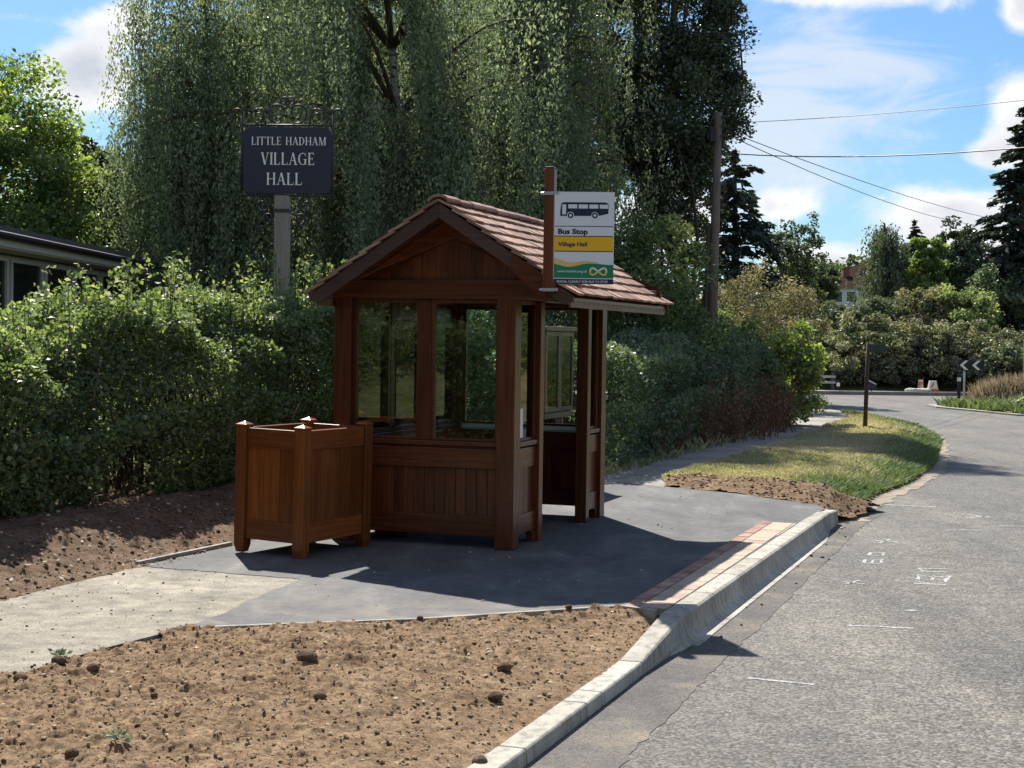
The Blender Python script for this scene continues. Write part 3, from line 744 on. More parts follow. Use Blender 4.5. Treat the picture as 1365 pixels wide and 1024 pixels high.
# ------------------------------------------------------------------ survey marks on the road
def marks():
    b = MB(); r = random.Random(2)
    def line(p, q, w=.03, z=ROADZ + .0025):
        a = gz(*p, ROADZ)[:2]; c = gz(*q, ROADZ)[:2]; t = (c - a) / np.linalg.norm(c - a); s = perp(t) * w / 2
        n = max(2, int(np.linalg.norm(c - a) / .06)); prev = None
        for i in range(n + 1):
            m_ = a + (c - a) * i / n + s * r.uniform(-.3, .3); ww = r.uniform(.6, 1.2)
            cur = [(*(m_ - s * ww), z), (*(m_ + s * ww), z)]
            if prev: b.add([prev[0], prev[1], cur[1], cur[0]], [(0, 1, 2, 3)])
            prev = cur
    for p, q, w in [((996, 904), (1085, 913), .04), ((1130, 834), (1218, 838), .045), ((1204, 814), (1223, 814), .04), ((1180, 673), (1248, 676), .06),
                    ((1288, 690), (1319, 689), .06), ((1290, 686), (1316, 690), .05), ((1330, 701), (1365, 702), .05), ((1260, 707), (1310, 707), .04), ((1122, 776), (1152, 779), .035), ((1128, 779), (1145, 774), .03),
                    ((1166, 721), (1197, 722), .05), ((1172, 724), (1186, 719), .04),
                    ((1160, 737), (1176, 737), .03), ((1160, 741), (1177, 741), .03), ((1160, 737), (1159, 741), .03), ((1177, 737), (1178, 741), .03),
                    ((1154, 746), (1175, 747), .03), ((1150, 751), (1173, 752), .035), ((1153, 746), (1152, 751), .03), ((1164, 746), (1162, 751), .03), ((1176, 746), (1174, 751), .03),
                    ((1224, 758), (1266, 759), .04), ((1226, 762), (1264, 763), .03), ((1223, 758), (1232, 762), .03), ((1224, 768), (1264, 770), .04), ((1225, 766), (1224, 773), .03), ((1244, 768), (1243, 774), .03), ((1265, 768), (1260, 776), .04),
                    ((1218, 778), (1260, 780), .05), ((1219, 775), (1240, 778), .03), ((1060, 792), (1098, 793), .025), ((1195, 538), (1212, 539), .15)]:
        line(p, q, w)
    tag(b.build('road_markings', M['chalk']), kind='structure')
marks()

# ------------------------------------------------------------------ bus shelter
sh = empty('bus_shelter', tuple(O), -TH, 'brown timber bus shelter with a clay tiled gable roof and glazed sides', 'bus shelter')
LEN = 2.70
def post(x0, x1, y0, y1, z1=2.02):
    MB().box(x0, x1, y0, y1, 0, z1).build('post', M['wood_z'], sh, .006)
for x0, x1 in ((-.155, 0), (-1.60, -1.445)):
    post(x0, x1, 0, .155); post(x0, x1, LEN - .155, LEN)
post(-.105, .004, .645, .75); post(-.105, .004, 2.055, 2.16)

def panel_u(y, x0, x1, side, boards, mull=None):
    """wall running along u at depth y (gable walls); side = +1 when outer face looks to +d"""
    yo = y
    MB().box(x0, x1, yo - .035, yo + .035, .095, .26).build('bottom_rail', M['wood_x'], sh, .006)
    MB().box(x0, x1, yo - .035, yo + .035, .64, .805).build('middle_rail', M['wood_x'], sh, .006)
    b = MB(); n = boards; w = (x1 - x0) / n
    for i in range(n): b.box(x0 + w * i + .0025, x0 + w * (i + 1) - .0025, yo - .013, yo + .013, .255, .645)
    b.box(x0, x1, yo - .005, yo + .005, .25, .65, .1)
    b.build('panel_boards', M['wood_z'], sh, .004)
    MB().box(x0, x1, yo - .055, yo + .055, .822, .862).box(x0, x1, yo - .028, yo + .028, .806, .821).build('sill', M['wood_x'] if side < 0 else M['white'], sh, .006)  # far gable sill coloured white: sun glare on its top put into the colour
    xs = [x0] + ([mull - .05, mull + .05] if mull else []) + [x1]
    if mull: MB().box(mull - .05, mull + .05, yo - .033, yo + .033, .863, 2.018).build('mullion', M['wood_z'], sh, .005)
    for i in range(0, len(xs), 2):
        a, c = xs[i], xs[i + 1]
        f = MB().box(a, a + .03, yo - .022, yo + .022, .863, 2.018).box(c - .03, c, yo - .022, yo + .022, .863, 2.018) \
            .box(a + .03, c - .03, yo - .022, yo + .022, .863, .885).box(a + .03, c - .03, yo - .022, yo + .022, 1.985, 2.018)
        fr = f.build('window_frame', M['wood_z'], sh, .003)
        MB().box(a + .028, c - .028, yo - .003, yo + .003, .884, 1.987).build('pane', M['glass'], fr)
panel_u(.078, -1.445, -.155, -1, 14, -.796)
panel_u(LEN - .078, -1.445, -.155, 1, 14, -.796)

def panel_d(x, y0, y1, boards, arch=True):
    b = MB()
    z0 = .12
    # bottom rail with curved feet
    pts = [(x - .03, y0, .0), (x - .03, y0 + .035, .0), (x - .03, y0 + .045, .05), (x - .03, y0 + .07, .085), (x - .03, y0 + .12, .1), (x - .03, y1 - .12, .1), (x - .03, y1 - .07, .085), (x - .03, y1 - .045, .05), (x - .03, y1 - .035, .0), (x - .03, y1, .0), (x - .03, y1, .26), (x - .03, y0, .26)]
    b.prism(pts[::-1], (.06, 0, 0)); b.build('bottom_rail', M['wood_y'], sh, .004)
    MB().box(x - .03, x + .03, y0, y1, .64, .805).build('middle_rail', M['wood_y'], sh, .006)
    b = MB(); n = boards; w = (y1 - y0) / n
    for i in range(n): b.box(x - .013, x + .013, y0 + w * i + .0025, y0 + w * (i + 1) - .0025, .255, .645)
    b.box(x - .005, x + .005, y0, y1, .25, .65, .1)
    b.build('panel_boards', M['wood_z'], sh, .004)
    MB().box(x - .05, x + .05, y0, y1, .822, .862).build('sill', M['wood_y'], sh, .006)
    f = MB().box(x - .02, x + .02, y0, y0 + .03, .863, 2.018).box(x - .02, x + .02, y1 - .03, y1, .863, 2.018).box(x - .02, x + .02, y0 + .03, y1 - .03, .863, .885).box(x - .02, x + .02, y0 + .03, y1 - .03, 1.985, 2.018)
    fr = f.build('window_frame', M['wood_z'], sh, .003)
    MB().box(x - .003, x + .003, y0 + .028, y1 - .028, .884, 1.987).build('pane', M['glass'], fr)
panel_d(-.06, .155, .645, 4); panel_d(-.06, 2.16, 2.545, 3)
# back wall: boarded below, three framed windows above
bx = -1.53
MB().box(bx - .035, bx + .035, .155, LEN - .155, .095, .26).build('bottom_rail', M['wood_y'], sh, .006)
MB().box(bx - .035, bx + .035, .155, LEN - .155, .64, .805).build('middle_rail', M['wood_y'], sh, .006)
b = MB(); w = (LEN - .31) / 24
for i in range(24): b.box(bx - .013, bx + .013, .155 + w * i + .002, .155 + w * (i + 1) - .002, .255, .645)
b.box(bx - .005, bx + .005, .155, LEN - .155, .25, .65, .1); b.build('panel_boards', M['wood_z'], sh, .004)
MB().box(bx - .055, bx + .055, .155, LEN - .155, .822, .862).build('sill', M['wood_y'], sh, .006)
for y0, y1 in ((.155, .93), (.98, 1.68), (1.73, 2.545)):
    fr = MB().box(bx - .03, bx + .04, y0, y0 + .045, .863, 2.018).box(bx - .03, bx + .04, y1 - .045, y1, .863, 2.018) \
        .box(bx - .03, bx + .04, y0 + .045, y1 - .045, .863, .905).box(bx - .03, bx + .04, y0 + .045, y1 - .045, 1.80, 1.85).box(bx - .02, bx + .02, y0 + .045, y1 - .045, 1.85, 2.018).build('window_frame', M['wood_z'], sh, .004)
    MB().box(bx - .003, bx + .003, y0 + .04, y1 - .04, .9, 1.805).build('pane', M['glass'], fr)
for y0 in (.932, 1.682): MB().box(bx - .045, bx + .045, y0, y0 + .046, .863, 2.018).build('mullion', M['wood_z'], sh, .004)
# bench along the back wall
be = MB()
for k_ in range(3): be.box(-1.44 + k_ * .125, -1.325 + k_ * .125, .2, LEN - .2, .44, .475)
seat = be.build('bench_seat', M['wood_y'], sh, .006)
for y in (.45, 1.35, 2.25): MB().box(-1.40, -1.10, y - .03, y + .03, 0.0, .439).build('bench_leg', M['wood_z'], sh, .005)
# ring beam; the gable ties run out under the wide road-side eave
for y0 in (-.005, LEN - .150):
    MB().box(-1.72, .50, y0, y0 + .155, 2.02, 2.175).build('tie_beam', M['wood_x'], sh, .006)
MB().box(-.15, -.005, .152, LEN - .152, 2.022, 2.172).build('wall_plate', M['wood_y'], sh, .005)
MB().box(-1.595, -1.45, .152, LEN - .152, 2.022, 2.172).build('wall_plate', M['wood_y'], sh, .005)
MB().box(.40, .495, .152, LEN - .152, 2.03, 2.12).build('eave_beam', M['wood_y'], sh, .005)
# roof
RX, RZ = -.545, 2.775; EX, EZ = .575, 2.045; Y0, Y1 = -.31, LEN + .10
sl_ = (RZ - EZ) / (EX - RX); LXm = RX - (EX - RX)
def roofz(x): return RZ - abs(x - RX) * sl_
# gable infill boards with a diagonal moulding
for y0, out in ((.03, -1), (LEN - .07, 1)):
    b = MB(); xs = np.linspace(-1.62, .42, 21)
    for x0, x1 in zip(xs[:-1], xs[1:]):
        zt0, zt1 = roofz(x0) - .075, roofz(x1) - .075
        if max(zt0, zt1) <= 2.18: continue
        mid = RX if x0 < RX < x1 else None
        top = [(x1 - .0008, max(2.18, zt1))] + ([(RX, RZ - .075)] if mid else []) + [(x0 + .0008, max(2.18, zt0))]
        pts = [(x0 + .0008, y0, 2.174), (x1 - .0008, y0, 2.174)] + [(px, y0, pz) for px, pz in top]
        b.prism(pts, (0, .035, 0))
    b.build('gable_boards', M['wood_z'], sh, .002)
    for sgn in (-1, 1):                                    # rafter board inside the barge, leaves a lower triangle
        yb = y0 - .032 if out < 0 else y0 + .036
        p = [(RX, RZ - .08), (RX + sgn * 1.07, roofz(RX + 1.07) - .06), (RX + sgn * 1.07, 2.178), (RX + sgn * .86, 2.178), (RX, RZ - .27)]
        q = [(x, yb, z) for x, z in p]
        MB().prism(q if sgn < 0 else q[::-1], (0, .03, 0)).build('gable_rafter', M['wood_x'], sh, .003)
# deck under the tiles, bargeboards
for sgn in (-1, 1):
    e = RX + sgn * (EX - RX); nz = 1 / math.hypot(1, sl_)
    q = [(RX, Y0 + .02, RZ - .03), (e - sgn * .02, Y0 + .02, roofz(e) - .02), (e - sgn * .02, Y0 + .02, roofz(e) - .045), (RX, Y0 + .02, RZ - .055)]
    MB().prism(q if sgn < 0 else q[::-1], (0, Y1 - Y0 - .04, 0)).build('roof_deck', M['wood_y'], sh)
    for yb in (Y0 - .012, Y1 - .018):
        q = [(RX, yb, RZ - .005), (e, yb, roofz(e) - .005), (e, yb, roofz(e) - .055), (e - sgn * .09, yb, roofz(e) - .072), (RX, yb, RZ - .125)]
        MB().prism(q if sgn < 0 else q[::-1], (0, .03, 0)).build('bargeboard', M['barge'], sh, .004)
    # fascia with vent holes
    f = MB().box(min(e - sgn * .025, e - sgn * .045), max(e - sgn * .025, e - sgn * .045), Y0 + .03, Y1 - .03, roofz(e) - .095, roofz(e) - .02).build('fascia_board', M['old_wood'], sh, .003)
    for i in range(22 if sgn > 0 else 0):
        y = Y0 + .1 + i * (Y1 - Y0 - .2) / 21; xx = e - sgn * .0235
        MB().tube([(xx - sgn * .006, y, roofz(e) - .055), (xx, y, roofz(e) - .055)], .011, 8).build('vent_hole', M['black'], f)
def tiles():
    b = MB(); r = random.Random(8); rows = 9
    SL = math.hypot(EX - RX, RZ - EZ); g = (SL + .0) / rows
    for sgn in (-1, 1):
        t = np.array([sgn * (EX - RX), 0, EZ - RZ]) / SL; nn = np.array([-t[2] * sgn, 0, t[0] * sgn]); nn = nn if nn[2] > 0 else -nn
        for k_ in range(rows):
            s0 = k_ * g; s1 = s0 + g * 1.04 + .03
            y = Y0 - .03 - (.0825 if k_ % 2 else 0) + r.uniform(-.01, .01)
            while y < Y1 + .03:
                w = .165; ya, yb = max(y + .0012, Y0 - .035), min(y + w - .0012, Y1 + .035)
                y += w
                if yb - ya < .02: continue
                a = np.array([RX, 0, RZ]) + t * (s0 - .01) + nn * .0; e2 = np.array([RX, 0, RZ]) + t * (s1 + r.uniform(-.004, .004)) + nn * (.022 + r.uniform(-.003, .004))
                tl = r.uniform(-.003, .003); th = .019
                vs = []
                for base, off in ((a, 0), (e2, 0)):
                    for yy in (ya, yb):
                        vs.append(base + np.array([0, yy, 0]) + nn * (tl if yy == ya else -tl))
                top = [v_ + nn * th for v_ in vs]
                b.add(vs + top, [(0, 2, 3, 1), (4, 5, 7, 6), (0, 1, 5, 4), (2, 6, 7, 3), (0, 4, 6, 2), (1, 3, 7, 5)], r.random())
    b.build('roof_tiles', M['tile'], sh)
    b = MB(); y = Y0 - .03; i = 0
    while y < Y1 + .02:
        L = .29; y1 = min(y + L, Y1 + .03); lift = r.uniform(0, .012); a0 = r.random()
        ring = lambda yy, rr, zo: [(RX + rr * math.sin(an), yy, RZ - .01 + zo + rr * .62 * math.cos(an)) for an in np.linspace(-1.45, 1.45, 9)]
        o1, o2 = ring(y + .003, .095, lift), ring(y1 - .003, .09, lift + .006); i1, i2 = ring(y + .003, .08, lift - .012), ring(y1 - .003, .075, lift - .006)
        vs = o1 + o2 + i1 + i2; n = 9; fs = []
        for k_ in range(n - 1):
            fs += [(k_, k_ + 1, n + k_ + 1, n + k_), (2 * n + k_, 3 * n + k_, 3 * n + k_ + 1, 2 * n + k_ + 1), (k_, 2 * n + k_, 2 * n + k_ + 1, k_ + 1), (n + k_, n + k_ + 1, 3 * n + k_ + 1, 3 * n + k_)]
        fs += [(0, n, 3 * n, 2 * n), (n - 1, 3 * n - 1, 4 * n - 1, 2 * n - 1)]
        b.add(vs, fs, a0); y = y1
    b.build('ridge_tiles', M['tile'], sh)
tiles()
# mounting board on the barge beside the pole, and a notice inside the front window
q = [(.075, -.345, roofz(.075) + .0), (.365, -.345, roofz(.365) + .0), (.365, -.345, roofz(.365) - .20), (.075, -.345, roofz(.075) - .135)]
MB().prism(q[::-1], (0, .021, 0)).build('mounting_board', M['wood_x'], sh, .003)
MB().box(-.052, -.049, .20, .36, .89, 1.13).build('paper_notice', M['paper'], sh)

# ------------------------------------------------------------------ text helpers
def text_mesh(txt, size, bold=0.0):
    cu = bpy.data.curves.new('t', 'FONT'); cu.body = txt; cu.size = size; cu.offset = bold; cu.resolution_u = 3
    o = bpy.data.objects.new('t', cu); COL.objects.link(o)
    dg = bpy.context.evaluated_depsgraph_get(); dg.update()
    me = bpy.data.meshes.new_from_object(o.evaluated_get(dg))
    vs = [tuple(v.co) for v in me.vertices]; fs = [tuple(p.vertices) for p in me.polygons]
    bpy.data.objects.remove(o); bpy.data.meshes.remove(me); bpy.data.curves.remove(cu)
    return vs, fs
def put_text(b, txt, x, z, h, y, width=None, bold=0., m=0):
    vs, fs = text_mesh(txt, h / .70, bold)
    x0 = min(v[0] for v in vs); x1 = max(v[0] for v in vs); k_ = (width / (x1 - x0)) if width else 1
    b.add([(x + (v[0] - x0) * k_, y, z + v[1]) for v in vs], fs, .5, m)

SER = {}
def serif_glyphs():
    T, t, s, e = .15, .06, .055, .05   # thick, thin, serif height, serif overhang
    R_ = lambda x0, x1, z0, z1: [(x0, z0), (x1, z0), (x1, z1), (x0, z1)]
    def stem(x, w=T): return [R_(x, x + w, 0, 1), R_(x - e, x + w + e, 0, s), R_(x - e, x + w + e, 1 - s, 1)]
    def bar(p, q, w): return [(p[0] - w / 2, p[1]), (p[0] + w / 2, p[1]), (q[0] + w / 2, q[1]), (q[0] - w / 2, q[1])]
    def arc(cx, cz, rx, rz, a0, a1, w0, w1, n=14):
        out = []
        for i in range(n):
            f0, f1 = i / n, (i + 1) / n
            A, B = a0 + (a1 - a0) * f0, a0 + (a1 - a0) * f1
            def wd(an): return t + (T - t) * abs(math.cos(an)) * w1
            pa = [(cx + (rx) * math.cos(A), cz + rz * math.sin(A)), (cx + (rx - wd(A)) * math.cos(A), cz + (rz - t) * math.sin(A))]
            pb = [(cx + (rx) * math.cos(B), cz + rz * math.sin(B)), (cx + (rx - wd(B)) * math.cos(B), cz + (rz - t) * math.sin(B))]
            out.append([pa[1], pa[0], pb[0], pb[1]])
        return out
    SER['I'] = (stem(.05), .25)
    SER['L'] = (stem(.05) + [R_(.2, .56, 0, s), [(.50, s), (.56, s), (.58, .24), (.55, .24)]], .60)
    SER['E'] = (stem(.05) + [R_(.2, .56, 0, s), R_(.2, .54, 1 - s, 1), R_(.2, .43, .48, .48 + s), [(.50, s), (.56, s), (.58, .22), (.55, .22)], [(.51, .8), (.54, .8), (.54, .95), (.49, .95)], R_(.41, .44, .4, .63)], .62)
    SER['T'] = ([R_(.26, .26 + T, 0, 1), R_(.21, .31 + T, 0, s), R_(.0, .67, 1 - s, 1), [(.0, .78), (.03, .78), (.06, .95), (0, .95)], [(.64, .78), (.67, .78), (.67, .95), (.61, .95)]], .68)
    SER['H'] = (stem(.05) + stem(.58) + [R_(.2, .58, .47, .47 + s)], .80)
    SER['A'] = ([bar((.08, 0), (.36, 1), t), bar((.62, 0), (.36, 1), T), R_(.18, .55, .33, .33 + s), R_(-.02, .18, 0, s), R_(.50, .76, 0, s)], .74)
    SER['V'] = ([bar((.38, 0), (.12, 1), T), bar((.38, 0), (.64, 1), t), R_(.0, .26, 1 - s, 1), R_(.54, .74, 1 - s, 1)], .74)
    SER['D'] = (stem(.05) + arc(.2, .5, .5, .5, PI / 2, -PI / 2, 1, 1), .74)
    SER['G'] = (arc(.42, .5, .42, .5, .9, 2 * PI - .75, 1, 1) + [R_(.58, .58 + T, .03, .44), R_(.50, .78, .42, .42 + s), [(.64, .72), (.68, .72), (.69, .95), (.65, .9)]], .80)
    SER['M'] = ([R_(.08, .08 + t, 0, 1), R_(.0, .2, 0, s), R_(.0, .2, 1 - s, 1), bar((.46, 0), (.17, 1), T), bar((.46, 0), (.77, 1), t), R_(.74, .74 + T, 0, 1), R_(.68, .95, 0, s), R_(.74, .95, 1 - s, 1)], .96)
    SER[' '] = ([], .36)
serif_glyphs()
def put_serif(b, txt, cx, z, h, y, width):
    tot = sum(SER[c][1] for c in txt) + .1 * (len(txt) - 1); sx = width / tot
    x = cx - width / 2; k_ = 0
    for c in txt:
        for pl in SER[c][0]:
            k_ += 1; yy = y - (k_ % 7) * .00008
            b.add([(x + px * sx, yy, z + pz * h) for px, pz in pl], [(0, 1, 2, 3)])
        x += (SER[c][1] + .1) * sx

# ------------------------------------------------------------------ bus stop sign (pole fixed to the barge, flag panel)
bs = empty('bus_stop_sign', tuple(sw(.40, -.385, 2.08)), -TH, 'bus stop flag on a brown wooden pole at the shelter gable', 'bus stop sign')
p = MB().box(-.04, .04, -.037, .037, 0, .925).box(-.034, .034, -.031, .031, .925, .94); p.build('pole', M['wood_z'], bs, .005)
pn = bpy.data.objects.new('flag_panel', None)
PWd, PHt = .452, .70
b = MB().box(0, PWd, -.004, .004, 0, PHt, .5)
pan = b.build('flag_panel', M['sign_white'], bs); pan.location = (.052, -.045, .045); pan.rotation_euler = (0, R(.0), R(16.5))
pm = [M['sign_navy'], M['sign_white'], M['sign_yellow'], M['sign_green'], M['sign_gold'], M['sign_pale']]
y1_, y2_, y3_ = -.0050, -.0058, -.0066
def rect(b, x0, x1, z0, z1, y, m): b.add([(x0, y, z0), (x1, y, z0), (x1, y, z1), (x0, y, z1)], [(0, 1, 2, 3)], .5, m)
fx = lambda f: f * PWd; fz = lambda f: (1 - f) * PHt
b = MB()
# bus pictogram: body, windows, wheels
bod = [(.09, .255), (.095, .19), (.11, .125), (.15, .113), (.86, .113), (.895, .125), (.905, .15), (.90, .235), (.74, .26), (.09, .262)]
b.add([(fx(x), y1_, fz(z)) for x, z in bod], [tuple(range(len(bod)))[::-1]], .5, 0)
for x0, x1 in ((.225, .375), (.40, .555), (.58, .73), (.755, .895)): rect(b, fx(x0), fx(x1), fz(.18), fz(.137), y2_, 1)
rect(b, fx(.125), fx(.19), fz(.245), fz(.137), y2_, 1)
def disc(b, cx, cz, r_, y, m, n=20): b.add([(cx + r_ * math.cos(2 * PI * i / n), y, cz + r_ * math.sin(2 * PI * i / n)) for i in range(n)], [tuple(range(n))], .5, m)
for cx in (.265, .675):
    disc(b, fx(cx), fz(.255), .027, y2_, 1); disc(b, fx(cx), fz(.255), .022, y3_, 0); disc(b, fx(cx), fz(.255), .0105, y3_ - .0008, 1)
b.build('bus_symbol', pm, pan)
b = MB()
rect(b, 0.0, PWd - .008, fz(.378), fz(.370), y1_, 0); rect(b, 0.0, PWd - .008, fz(.486), fz(.476), y1_, 0)
rect(b, 0.0, PWd - .006, fz(.640), fz(.486), y1_, 2); rect(b, 0.0, PWd - .006, fz(.650), fz(.640), y1_, 0)
# green wave and gold ribbon
n = 24; wave = lambda f: .775 + .018 * math.sin(f * 2 * PI * 1.0 + 2.3) - .02 * math.cos(f * PI)
def wv(f): return .755 + .045 * math.exp(-((f - .25) / .22) ** 2) - .0 + .022 * math.exp(-((f - .95) / .25) ** 2)
for i in range(n):
    f0, f1 = i / n, (i + 1) / n
    b.add([(fx(f0), y1_, fz(.935)), (fx(f1), y1_, fz(.935)), (fx(f1), y1_, fz(wv(f1) + .012)), (fx(f0), y1_, fz(wv(f0) + .012))], [(0, 1, 2, 3)], .5, 3)
    t0, t1 = max(0, .75 - f0) * .07, max(0, .75 - f1) * .07
    if f0 < .75: b.add([(fx(f0), y2_, fz(wv(f0) + .014)), (fx(f1), y2_, fz(wv(f1) + .014)), (fx(f1), y2_, fz(wv(f1) - t1)), (fx(f0), y2_, fz(wv(f0) - t0))], [(0, 1, 2, 3)], .5, 4)
rect(b, 0.0, PWd, fz(1.0), fz(.945), y1_, 0)
b.build('colour_bands', pm, pan)
b = MB(); put_text(b, 'Bus Stop', fx(.06), fz(.456), .038, y2_, fx(.50), .0022); put_text(b, 'Village Hall', fx(.06), fz(.588), .030, y2_, fx(.49), .0014)
put_text(b, 'www.intalink.org.uk', fx(.06), fz(.873), .0175, y3_, fx(.50), .0003, 1)
put_text(b, 'SIGNAL CLEARLY FOR BUS TO STOP', fx(.05), fz(.985), .017, y2_, fx(.86), .0003, 1)
b.build('lettering', pm, pan)
b = MB(); pts = [(fx(.745) + .062 * math.sin(a_), fz(.862) + .026 * math.sin(2 * a_)) for a_ in np.linspace(0, 2 * PI, 49)]
for i in range(48):
    a_, c_ = np.array(pts[i]), np.array(pts[i + 1]); t_ = c_ - a_; t_ /= np.linalg.norm(t_) + 1e-9; s_ = np.array([-t_[1], t_[0]]) * .0068
    b.add([(a_[0] - s_[0], y3_ - i * 1e-6, a_[1] - s_[1]), (c_[0] - s_[0], y3_ - i * 1e-6, c_[1] - s_[1]), (c_[0] + s_[0], y3_ - i * 1e-6, c_[1] + s_[1]), (a_[0] + s_[0], y3_ - i * 1e-6, a_[1] + s_[1])], [(0, 1, 2, 3)], .5, 5 if i % 24 < 12 else 4)
b.build('loop_emblem', pm, pan)
for z in (.735, -.0):
    c = MB().box(-.05, .05, -.046, -.039, z - .012, z + .012).box(-.05, -.044, -.046, .04, z - .011, z + .011).box(.044, .05, -.046, .04, z - .011, z + .011).box(.052, .085, -.05, -.046, z - .010, z + .012)
    c.tube([(-.062, -.048, z), (-.036, -.048, z)], .009, 8); c.build('pole_clamp', M['steel'], bs, .002)

# ------------------------------------------------------------------ timber litter bin surround
def make_bin():
    bl = np.array([-2.13, 11.86]); bf = np.array([-1.583, 11.655]); br = np.array([-1.15, 12.45])
    vv = br - bf; vv /= np.linalg.norm(vv); uu = np.array([vv[1], -vv[0]]); A = .655; bl = bf - uu * A
    ang = math.atan2(uu[1], uu[0])
    Bd = np.linalg.norm(br - bf) + .03
    r = empty('litter_bin', (bl[0], bl[1], 0), ang, 'square oak-stained timber bin surround with open top in front of the shelter', 'bin')
    r.rotation_euler = (0, R(.9), ang)
    ps = .095
    for ix in (0, 1):
        for iy in (0, 1):
            x = ix * (A - ps); y = iy * (Bd - ps)
            b = MB(); z0 = 0.012 if ix == 0 else 0.0
            c = [(x, y), (x + ps, y), (x + ps, y + ps), (x, y + ps)]; cx, cy = x + ps / 2, y + ps / 2
            sc = lambda k_, z: [(cx + (px - cx) * k_, cy + (py - cy) * k_, z) for px, py in c]
            lv = [sc(.72, z0), sc(1, .07), sc(1, 1.0)]
            vs = lv[0] + lv[1] + lv[2]; fs = [(3, 2, 1, 0)]
            for l in range(2):
                for i in range(4): fs.append((l * 4 + i, l * 4 + (i + 1) % 4, l * 4 + 4 + (i + 1) % 4, l * 4 + 4 + i))
            fs.append((8, 9, 10, 11)); b.add(vs, fs, random.random())
            po = b.build('corner_post', M['bin_z'], r, .004)
            cp = MB(); q = sc(1.10, 1.001) + sc(1.10, 1.010) + [(cx, cy, 1.036)]
            cp.add(q, [(3, 2, 1, 0), (0, 1, 5, 4), (1, 2, 6, 5), (2, 3, 7, 6), (3, 0, 4, 7), (4, 5, 8), (5, 6, 8), (6, 7, 8), (7, 4, 8)], .9)
            cp.build('post_cap', M['bin_x'], po, .002)
    i0 = .022
    for side in range(4):
        horiz = side in (0, 2)
        L0, L1 = ps, (A if horiz else Bd) - ps
        off = {0: i0, 2: Bd - i0 - .05, 3: i0, 1: A - i0 - .05}[side]
        def bx_(b, a0, a1, o0, o1, z0, z1):
            b.box(a0, a1, off + o0, off + o1, z0, z1) if horiz else b.box(off + o0, off + o1, a0, a1, z0, z1)
        mt = M['bin_x'] if horiz else M['bin_y']
        b = MB(); bx_(b, L0, L1, 0, .05, .12, .275); b.build('bottom_rail', mt, r, .005)
        b = MB(); bx_(b, L0, L1, 0, .05, .835, .985); b.build('top_rail', mt, r, .005)
        b = MB(); n = 3 if horiz else 4; w = (L1 - L0) / n
        for i in range(n): bx_(b, L0 + i * w + .002, L0 + (i + 1) * w - .002, .014, .036, .27, .84)
        bx_(b, L0, L1, .022, .028, .26, .85); b.build('side_boards', M['bin_z'], r, .003)
    MB().box(.05, A - .05, .05, Bd - .05, .16, .18).build('floor_board', M['bin_x'], r)
    MB().box(.09, A - .09, .09, Bd - .09, .185, .62).build('liner', M['black'], r, .02)
make_bin()

# ------------------------------------------------------------------ notice board beyond the shelter
nb = empty('notice_board', tuple(sw(-1.45, 5.4)), -TH, 'wooden notice board with two glazed doors on posts seen through the shelter doorway', 'notice board')
for y in (-.46, .46): MB().box(-.05, .03, y - .04, y + .04, -.05, 1.86).build('post', M['old_wood'], nb, .005)
MB().box(.03, .10, -.54, .54, .86, 1.80).build('backing', M['old_wood'], nb, .005)
MB().box(.0, .16, -.58, .58, 1.80, 1.85).build('cap', M['old_wood'], nb, .006)
MB().box(.02, .14, -.56, .56, .80, .86).build('base_rail', M['old_wood'], nb, .006)
for y0, y1 in ((-.53, -.005), (.005, .53)):
    d_ = MB().box(.101, .135, y0, y0 + .05, .87, 1.79).box(.101, .135, y1 - .05, y1, .87, 1.79).box(.101, .135, y0 + .05, y1 - .05, .87, .92).box(.101, .135, y0 + .05, y1 - .05, 1.74, 1.79).build('door', M['old_wood'], nb, .004)
    MB().box(.116, .12, y0 + .045, y1 - .045, .915, 1.745).build('pane', M['glass'], d_)
rr = random.Random(3)
for k_ in range(5):
    y = -.42 + k_ * .19; z = 1.0 + rr.uniform(0, .42)
    MB().box(.1005, .103, y, y + .15, z, z + .21).build('paper_notice', M['paper'], nb)

# ------------------------------------------------------------------ village hall sign
vp = at(376, 330, 18.5)
vs_ = empty('hanging_sign', (vp[0], vp[1], -.15), R(-3), 'navy village hall sign in a scrolled iron frame on a grey post', 'sign')
c0 = at(383, 214, 18.5); bz = c0[2] + .15; bxo = c0[0] - vp[0]
HW, HH = .53, .395
MB().box(-.085, .085, -.07, .07, 0, bz - HH - .03).build('post', M['grey_wood'], vs_, .006)
cut = .055; o8 = [(-HW + cut, -HH), (HW - cut, -HH), (HW, -HH + cut), (HW, HH - cut), (HW - cut, HH), (-HW + cut, HH), (-HW, HH - cut), (-HW, -HH + cut)]
bd = MB().prism([(bxo + x, -.02, bz + z) for x, z in o8], (0, .04, 0)).build('board', M['navy'], vs_, .004)
b = MB(); put_serif(b, 'LITTLE HADHAM', bxo + .02, bz + .18, .098, -.0225, .90); put_serif(b, 'VILLAGE', bxo + .01, bz - .055, .145, -.0225, .65); put_serif(b, 'HALL', bxo - .03, bz - .295, .145, -.0225, .43)
b.build('lettering', M['letter'], bd)
b = MB()
for s in (-1, 1):
    x = bxo + s * (HW + .02); b.tube([(x, 0, bz - HH - .16 * (s > 0)), (x, 0, bz + HH + .16)], .016, 6)
    b.tube([(x + s * (.0 + .06 * (1 - math.cos(a_))), 0, bz + HH + .16 + .055 * math.sin(a_)) for a_ in np.linspace(0, 4.2, 14)], [.014] * 8 + [.011] * 6, 6)
b.tube([(bxo - HW - .02, 0, bz + HH + .025), (bxo + HW + .02, 0, bz + HH + .025)], .013, 6); b.tube([(bxo - HW - .02, 0, bz - HH - .025), (bxo + HW + .02, 0, bz - HH - .025)], .016, 6)
